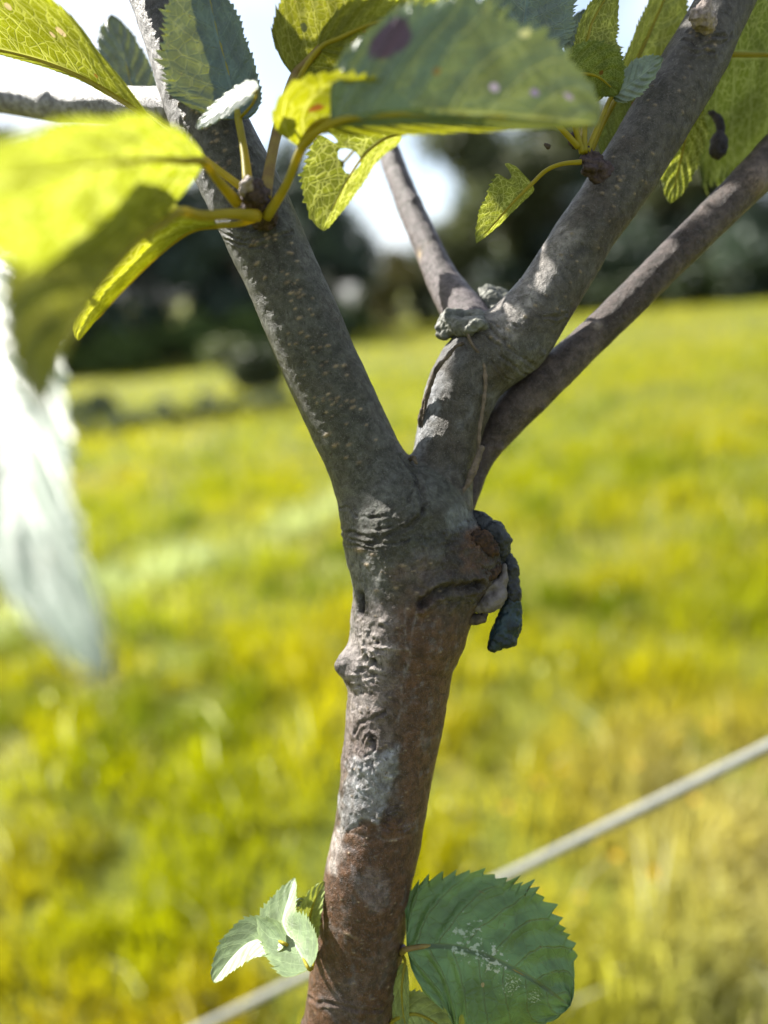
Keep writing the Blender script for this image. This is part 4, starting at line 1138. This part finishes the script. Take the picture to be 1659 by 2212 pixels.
def leaf(mid, w, roll=(0, 0), mat=LEAF, up=True, stalk=None, teeth=26, curl=(0, 0), shape=(.50, .72), nu=120, nv=14, wave=.0, holes=None, notch=None, seed=0, pr=6.0, pmat=None, jag=.075, glare=None, pk=1.0, sq=None, keepd=False):
    """a toothed leaf blade along a midrib of (px, py, depth), half widths w in px each side
    (left, right of the way base -> tip), roll: how far each half leans towards the viewer"""
    r = np.random.default_rng(seed + 900)
    if glare is not None:
        # blade lies in the plane that mirrors the sun towards the picture (turned a little by glare)
        k0 = mid[len(mid) // 2]; p0 = W(*k0); vv = CAM - p0; vv /= np.linalg.norm(vv)
        hn = SUN + vv; hn = hn / np.linalg.norm(hn) + np.asarray(glare); hn /= np.linalg.norm(hn)
        if not keepd: mid = [(a, b, float(((p0 - CAM) @ hn) / ((FWD + RGT * ((a - CX) / FPX) + UPV * ((CY - b) / FPX)) @ hn))) for a, b, _ in mid]
    A = catmull(Warr(np.array(mid, float)), nu)
    T = np.gradient(A, axis=0); T /= np.linalg.norm(T, axis=1, keepdims=True)
    view = A - CAM; dist = np.linalg.norm(view, axis=1, keepdims=True); view = view / dist
    S = np.cross(view, T); S /= np.linalg.norm(S, axis=1, keepdims=True)      # to the left of the way, on the picture
    Cc = np.cross(S, T); Cc /= np.linalg.norm(Cc, axis=1, keepdims=True)
    Cc = np.where((Cc * view).sum(1, keepdims=True) > 0, -Cc, Cc)             # towards the viewer
    if sq is not None: hn = np.asarray(sq)
    if glare is not None or sq is not None:
        S2 = np.cross(hn, T); S2 /= np.linalg.norm(S2, axis=1, keepdims=True)
        S = np.where((S2 * S).sum(1, keepdims=True) < 0, -S2, S2); Cc = np.tile(hn, (nu, 1))
    t = np.linspace(0, 1, nu)
    a, b = shape
    prof = (t ** a) * ((1 - t) ** b); prof /= prof.max()
    wv = np.array(w, float)
    scale = dist[:, 0] / FPX
    grid = np.zeros((nu, 2 * nv + 1, 3)); UV = np.zeros((nu, 2 * nv + 1, 2))
    lph = r.uniform(0, 6, 6)
    for si, sg in ((0, -1), (1, 1)):
        # S points right of travel on screen for sg = +1? choose by side index
        width = prof * wv[si] * scale
        irr = 1 + .05 * np.sin(t * 9 + lph[si]) + .03 * np.sin(t * 23 + lph[si + 2])
        width = width * irr
        if notch and notch[0] == si:
            width = width * (1 - notch[3] * np.exp(-((t - notch[1]) / notch[2]) ** 4))
        ph = teeth * (t + .018 * np.sin(7 * t + lph[si]) + .010 * np.sin(19 * t + lph[si + 1])) + lph[si]
        saw = ph % 1.0; tam = r.uniform(.35, 1.45, 200)[np.floor(ph).astype(int) % 200]
        tooth = (saw ** 1.3) * (1 - sstep(saw, .86, 1.0)) * tam
        pos = A.copy()
        prev = 0.0
        for j in range(1, nv + 1):
            v = j / nv
            ang = R(roll[si] + curl[si] * v) + wave * np.sin(t * 11 + lph[4 + si]) * v
            dirv = np.cos(ang)[:, None] * S * sg + np.sin(ang)[:, None] * Cc
            step = width / nv
            pos = pos + dirv * step[:, None]
            edge = max(0, (v - .80) / .20)
            p = pos + dirv * (width * jag * 2.0 * (tooth - .35) * edge * sstep(t, 0.02, .1))[:, None] + T * (width * jag * 1.2 * tooth * edge)[:, None]
            nrm = np.cross(dirv, T)
            q = t * 7 - 1.9 * v ** 1.25 + (.45 if si else 0)
            puck = pk * -.00055 * np.abs(np.cos(math.pi * q)) ** 8 * (1 - v * .6) + pk * .00030 * np.sin(2 * math.pi * q)
            p = p + Cc * (puck * (1 if up else -1))[:, None] * min(1, v * 4)
            grid[:, nv + sg * j] = p
            UV[:, nv + sg * j] = np.stack([t, np.full(nu, .5 + .5 * sg * v)], 1)
    grid[:, nv] = A; UV[:, nv] = np.stack([t, np.full(nu, .5)], 1)
    m = 2 * nv + 1
    i = np.arange(nu - 1)[:, None] * m; j = np.arange(m - 1)[None, :]
    F = np.stack([i + j, i + j + 1, i + m + j + 1, i + m + j], -1).reshape(-1, 4)
    Vg = grid.reshape(-1, 3); UVg = UV.reshape(-1, 2)
    # which way does the face look at the middle?
    fm = F[len(F) // 2]
    k = (nu // 2) * (m - 1) + nv + (2 if wv[1] * math.cos(R(roll[1])) > wv[0] * math.cos(R(roll[0])) else -3)
    fm = F[k]
    n_ = np.cross(Vg[fm[2]] - Vg[fm[0]], Vg[fm[3]] - Vg[fm[1]])
    toward = (n_ @ (CAM - Vg[fm[0]])) > 0
    if toward != up: F = F[:, ::-1]
    if holes:
        pv = Vg - CAM; dd = pv @ FWD
        hu = (pv @ RGT) / dd * FPX + CX; hv = CY - (pv @ UPV) / dd * FPX
        kill = np.zeros(len(F), bool)
        for hx, hy, rx, ry, rot in holes:
            c_, s_ = math.cos(rot), math.sin(rot)
            fx = hu[F].mean(1) - hx; fy = hv[F].mean(1) - hy
            ex = (fx * c_ + fy * s_) / rx; ey = (-fx * s_ + fy * c_) / ry
            th = np.arctan2(ey, ex)
            kill |= (np.abs(ex) ** 2.6 + np.abs(ey) ** 2.6) < 1 + .25 * np.sin(3 * th + 1)
        F = F[~kill]
    o = mesh_obj('leaf', Vg, F, mat, SAP, uv=UVg, loc=A[0])
    # stalk and midrib
    if stalk:
        P = [W(*p) for p in stalk]; P[-1] = A[0]
        rr = [pr * 1.15 * stalk[0][2] / FPX] + [pr * .9 * p[2] / FPX for p in stalk[1:-1]] + [pr * .85 * stalk[-1][2] / FPX]
    else:
        P, rr = [A[0]], [pr * .8 * mid[0][2] / FPX]
    off = -Cc * (1 if up else -1)
    for q in (.15, .35, .6, .85):
        ii = int(q * (nu - 1)); rk = pr * (.7 - .6 * q) * scale[ii]; P.append(A[ii] + off[ii] * rk * (1.05 if up else .5)); rr.append(rk)
    v, f = tube(P, rr, 10, 60)
    mesh_obj('leaf_stalk', v, f, pmat or PET, o)
    return o

# (px, py, depth of the shaded bark, metres towards the sun, length, half width, turn, bearing branch)
SHADE = [(1130, 634, .330, .34, .014, .004, .6, 't'), (1345, 390, .322, .33, .075, .026, .7, 't'), (1262, 478, .325, .36, .04, .014, .2, 't'), (1440, 230, .322, .30, .08, .030, .5, 't'), (1610, 200, .365, .40, .085, .034, .4, 't')]  # leaves added out of view to keep the sun off these spots
SP = (556, 440, .300)      # spur on the left limb
# --- leaves of the left spur
leaf([(440, 350, .262), (310, 345, .218), (160, 365, .180), (10, 390, .156), (-150, 420, .140)], (190, 84), (-15, 8), LEAFY, False, [(512, 438, .297), (470, 388, .282), (440, 350, .262)], curl=(-10, 18), shape=(.70, .48), seed=1, pr=11)
leaf([(392, 458, .260), (308, 515, .226), (225, 612, .194), (150, 735, .170), (98, 885, .152)], (8, 200), (-15, 5), LEAFO, False, [(556, 466, .299), (500, 462, .287), (440, 466, .275), (392, 458, .260)], curl=(-20, -10), shape=(.42, .66), seed=2, pr=12)
leaf([(470, 488, .297), (400, 505, .296), (320, 572, .297), (240, 655, .299), (170, 737, .300)], (72, 64), (112, 15), LEAFD, True, [(560, 470, .302), (515, 484, .299), (470, 488, .297)], curl=(0, 15), shape=(.5, .55), seed=3, pr=7, wave=.1)
leaf([(325, 256, .310), (240, 204, .318), (150, 154, .325), (30, 115, .332), (-90, 90, .338)], (16, 160), (-60, 40), LEAFT, False, [(548, 425, .300), (450, 350, .299), (390, 300, .302), (325, 256, .310)], curl=(0, 20), shape=(.85, .42), seed=4, pr=8)
leaf([(515, 258, .310), (500, 190, .309), (470, 80, .307), (440, -60, .305)], (112, 62), (8, -25), LEAFB, True, [(535, 392, .301), (528, 330, .305), (515, 258, .308)], shape=(.40, .65), seed=6, pr=10, pmat=PET)
leaf([(556, 196, .292), (515, 210, .290), (470, 240, .288), (424, 274, .286)], (30, 34), (0, 0), LEAFG, True, [(516, 258, .311), (545, 225, .300), (556, 196, .292)], shape=(.4, .5), seed=7, teeth=12, pr=3, nu=60, glare=(0, 0, 0))
leaf([(636, 168, .312), (680, 115, .308), (745, 50, .304), (830, -40, .300)], (110, 70), (-12, 25), LEAFO, False, [(572, 430, .301), (585, 350, .305), (605, 260, .310), (636, 168, .312)], shape=(.42, .65), seed=8, pr=13, pmat=PETR)
# --- the big spotted blade across the top and the yellow one under it
leaf([(715, 268, .266), (790, 252, .258), (950, 245, .248), (1120, 255, .246), (1295, 268, .248)], (190, 26), (-8, -30), LEAFS, True, [(575, 470, .302), (618, 400, .292), (655, 315, .280), (715, 268, .266)], curl=(-12, -10), shape=(.42, .55), seed=9, pr=10, wave=.06)
leaf([(645, 318, .283), (690, 262, .275), (800, 262, .266), (960, 268, .262), (1150, 278, .262)], (92, 26), (18, -12), LEAFR, False, None, curl=(25, 10), shape=(.30, .9), seed=10, pr=8)
leaf([(690, 105, .300), (780, 60, .297), (890, 25, .295), (1020, -10, .294)], (50, 46), (-15, 10), LEAFT, False, [(598, 290, .309), (640, 180, .305), (690, 105, .300)], seed=22, pr=6)
leaf([(302, 258, .360), (285, 190, .372), (265, 110, .380), (242, 32, .388)], (52, 46), (8, -15), LEAFB, True, [(350, 275, .335), (320, 270, .346), (302, 258, .360)], seed=5, pr=5)
# --- holed leaf on the back branch
leaf([(868, 284, .372), (810, 312, .367), (765, 365, .361), (728, 430, .356), (696, 498, .352)], (34, 98), (-30, -8), LEAFN, False, [(832, 300, .392), (850, 282, .382), (868, 284, .372)], teeth=22, shape=(.30, .55), nu=200, nv=26, holes=[(754, 346, 21, 27, -.5)], seed=11, pr=5, jag=.06, notch=(1, .40, .022, .42), pk=.3)
leaf([(742, 350, .380), (712, 372, .378), (688, 405, .377), (682, 440, .377)], (16, 20), (0, 0), LEAFB, True, [(822, 285, .398), (780, 310, .388), (742, 350, .380)], seed=12, pr=3, nu=60, teeth=10)
# --- torn leaf under the right spur
leaf([(1150, 396, .332), (1115, 430, .332), (1075, 475, .333), (1029, 526, .334)], (16, 62), (-30, -5), LEAFN, False, [(1256, 350, .327), (1215, 354, .328), (1180, 368, .330), (1150, 396, .332)], teeth=16, shape=(.16, .75), seed=13, pr=5, jag=.05, notch=(1, .16, .05, .45), pk=.3)
# --- leaves about the right spur
leaf([(1268, 225, .330), (1265, 165, .332), (1275, 60, .336), (1330, -40, .340)], (26, 66), (30, -20), LEAFN, False, [(1262, 330, .327), (1262, 280, .328), (1268, 225, .330)], seed=15, pr=7)
leaf([(1335, 205, .352), (1385, 110, .355), (1430, 10, .358), (1470, -80, .360)], (36, 66), (45, -15), LEAF, False, [(1272, 335, .333), (1300, 270, .345), (1335, 205, .352)], seed=16, pr=7)
leaf([(1322, 208, .331), (1355, 185, .328), (1395, 155, .326), (1432, 124, .326)], (38, 34), (10, -5), LEAFG, True, [(1268, 328, .328), (1295, 265, .330), (1322, 208, .331)], seed=17, pr=6, teeth=16, glare=(.12, -.1, 0))
leaf([(1215, 180, .318), (1255, 160, .320), (1300, 170, .323), (1335, 205, .326)], (55, 40), (10, -15), LEAFV, False, [(1258, 330, .327), (1235, 250, .322), (1215, 180, .318)], seed=18, pr=6)
leaf([(1310, 345, .350), (1340, 290, .352), (1375, 220, .354), (1410, 150, .356)], (42, 42), (-10, 10), LEAFV, False, [(1280, 345, .336), (1295, 350, .344), (1310, 345, .350)], seed=19, pr=6)
leaf([(1120, 150, .318), (1130, 70, .320), (1140, -20, .322), (1150, -110, .324)], (70, 92), (10, -12), LEAFB, True, [(1250, 318, .326), (1180, 240, .320), (1120, 150, .318)], seed=20, pr=6)
leaf([(1232, 120, .356), (1240, 90, .357), (1252, 55, .358), (1262, 20, .359)], (22, 26), (10, 10), LEAFB, True, [(1266, 322, .334), (1240, 220, .350), (1232, 120, .356)], seed=21, pr=5, nu=60)
# --- large veined leaf behind the right limb, and one hanging behind it
leaf([(1515, 118, .362), (1600, 118, .366), (1700, 122, .370), (1800, 140, .374)], (170, 205), (-6, -6), LEAFV, False, [(1530, 30, .335), (1540, 80, .352), (1515, 118, .362)], shape=(.40, .6), seed=23, pr=8, pk=.3)
leaf([(1490, 215, .360), (1482, 290, .362), (1465, 370, .364), (1448, 440, .365)], (36, 42), (-5, 10), LEAFN, False, [(1478, 150, .348), (1495, 180, .355), (1490, 215, .360)], seed=24, pr=5)
# --- glossy leaf close by on the left, hanging from the side branch
leaf([(-90, 400, .262), (-30, 600, .236), (15, 860, .198), (80, 1170, .160), (232, 1475, .134)], (128, 158), (6, -6), LEAFF, True, [(-130, 195, .405), (-150, 200, .38), (-130, 260, .32), (-90, 400, .262)], curl=(-14, 8), glare=(0, 0, 0), keepd=True, pk=4.0, shape=(.40, .62), seed=25, pr=9, wave=.1, teeth=30)
# --- shoots low on the trunk
leaf([(880, 2050, .338), (950, 2043, .333), (1015, 2054, .330), (1080, 2080, .329), (1150, 2116, .330), (1230, 2172, .332)], (140, 138), (-8, -6), LEAFM, True, [(868, 2056, .347), (874, 2052, .342), (880, 2050, .338)], curl=(22, -26), shape=(.34, .50), wave=.10, seed=26, pr=7, pmat=PETR, teeth=22, jag=.085, nu=160, pk=3.0)
leaf([(875, 2080, .345), (868, 2130, .343), (870, 2180, .342), (880, 2240, .341)], (14, 20), (20, -40), LEAFL, False, [(865, 2060, .350), (872, 2068, .347), (875, 2080, .345)], seed=27, pr=4, nu=60, teeth=8)
leaf([(850, 2205, .345), (890, 2190, .342), (940, 2210, .340), (990, 2260, .340)], (38, 40), (5, 5), LEAFL, False, [(842, 2215, .350), (846, 2210, .347), (850, 2205, .345)], seed=28, pr=5)
leaf([(900, 2230, .352), (950, 2215, .350), (1010, 2200, .349), (1060, 2190, .349)], (40, 40), (10, -10), LEAFB, True, [(845, 2240, .352), (870, 2236, .352), (900, 2230, .352)], seed=29, pr=4)
leaf([(668, 2094, .338), (640, 2045, .334), (612, 1995, .333), (622, 1945, .334), (637, 1895, .337)], (58, 46), (18, 12), LEAFL, True, [(676, 2060, .349), (676, 2085, .342), (668, 2094, .338)], curl=(10, 20), shape=(.30, .85), seed=30, pr=4, teeth=22, glare=(.10, -.05, -.1), pk=.25)
leaf([(618, 2040, .336), (585, 2028, .333), (540, 2035, .331), (500, 2070, .331), (461, 2122, .333)], (42, 40), (10, 30), LEAFL, True, [(674, 2062, .349), (645, 2052, .342), (618, 2040, .336)], curl=(0, 20), shape=(.40, .55), seed=31, pr=4, teeth=20, glare=(-.12, 0, .15), pk=.25)
leaf([(672, 2035, .347), (668, 1990, .346), (680, 1945, .346), (703, 1903, .348)], (28, 26), (25, 35), LEAFL, False, [(672, 2056, .350), (674, 2045, .348), (672, 2035, .347)], seed=32, pr=5, pmat=PET, teeth=14, nu=70)
leaf([(690, 1985, .352), (668, 1965, .350), (650, 1950, .348), (640, 1958, .347)], (18, 20), (15, 15), LEAFG, True, [(676, 2050, .351), (690, 2015, .352), (690, 1985, .352)], seed=33, pr=3, nu=60, teeth=10)
# --- unseen leaves added above the picture to shade the right limb
def shade_leaf(px, py, d, s, length, width, turn, anchor, seed):
    """an added leaf out of view, standing square to the sun, s metres sunward of a point of the wood"""
    c = W(px, py, d) + SUN * s
    a = np.cross(SUN, [0, 0, 1.0]); a /= np.linalg.norm(a); b = np.cross(a, SUN)
    ax = a * math.cos(turn) + b * math.sin(turn)
    pts = [c - ax * length * .5, c - ax * length * .1 + SUN * .004, c + ax * length * .25 + SUN * .002, c + ax * length * .5 - SUN * .006]
    def back(p):
        q = p - CAM; dd = q @ FWD
        return ((q @ RGT) / dd * FPX + CX, CY - (q @ UPV) / dd * FPX, dd)
    st = np.asarray(anchor); mid_ = (st + pts[0]) / 2 + np.array([0, 0, .012])
    wpx = width * FPX / (c - CAM) @ FWD if False else width * FPX / ((c - CAM) @ FWD)
    leaf([back(p) for p in pts], (wpx, wpx), (0, 0), LEAF, True, [back(st), back(mid_), back(pts[0])], seed=seed, pr=5, glare=None, sq=SUN)
TOPL = W(290, -140, .3255); SIDEL = W(-150, 186, .407)
k_ = 0
for px, py, d, s_, ln, wd, tn, an in SHADE:
    k_ += 1
    shade_leaf(px, py, d, s_, ln, wd, tn, TOPL if an == 't' else SIDEL, 60 + k_)
print('built')
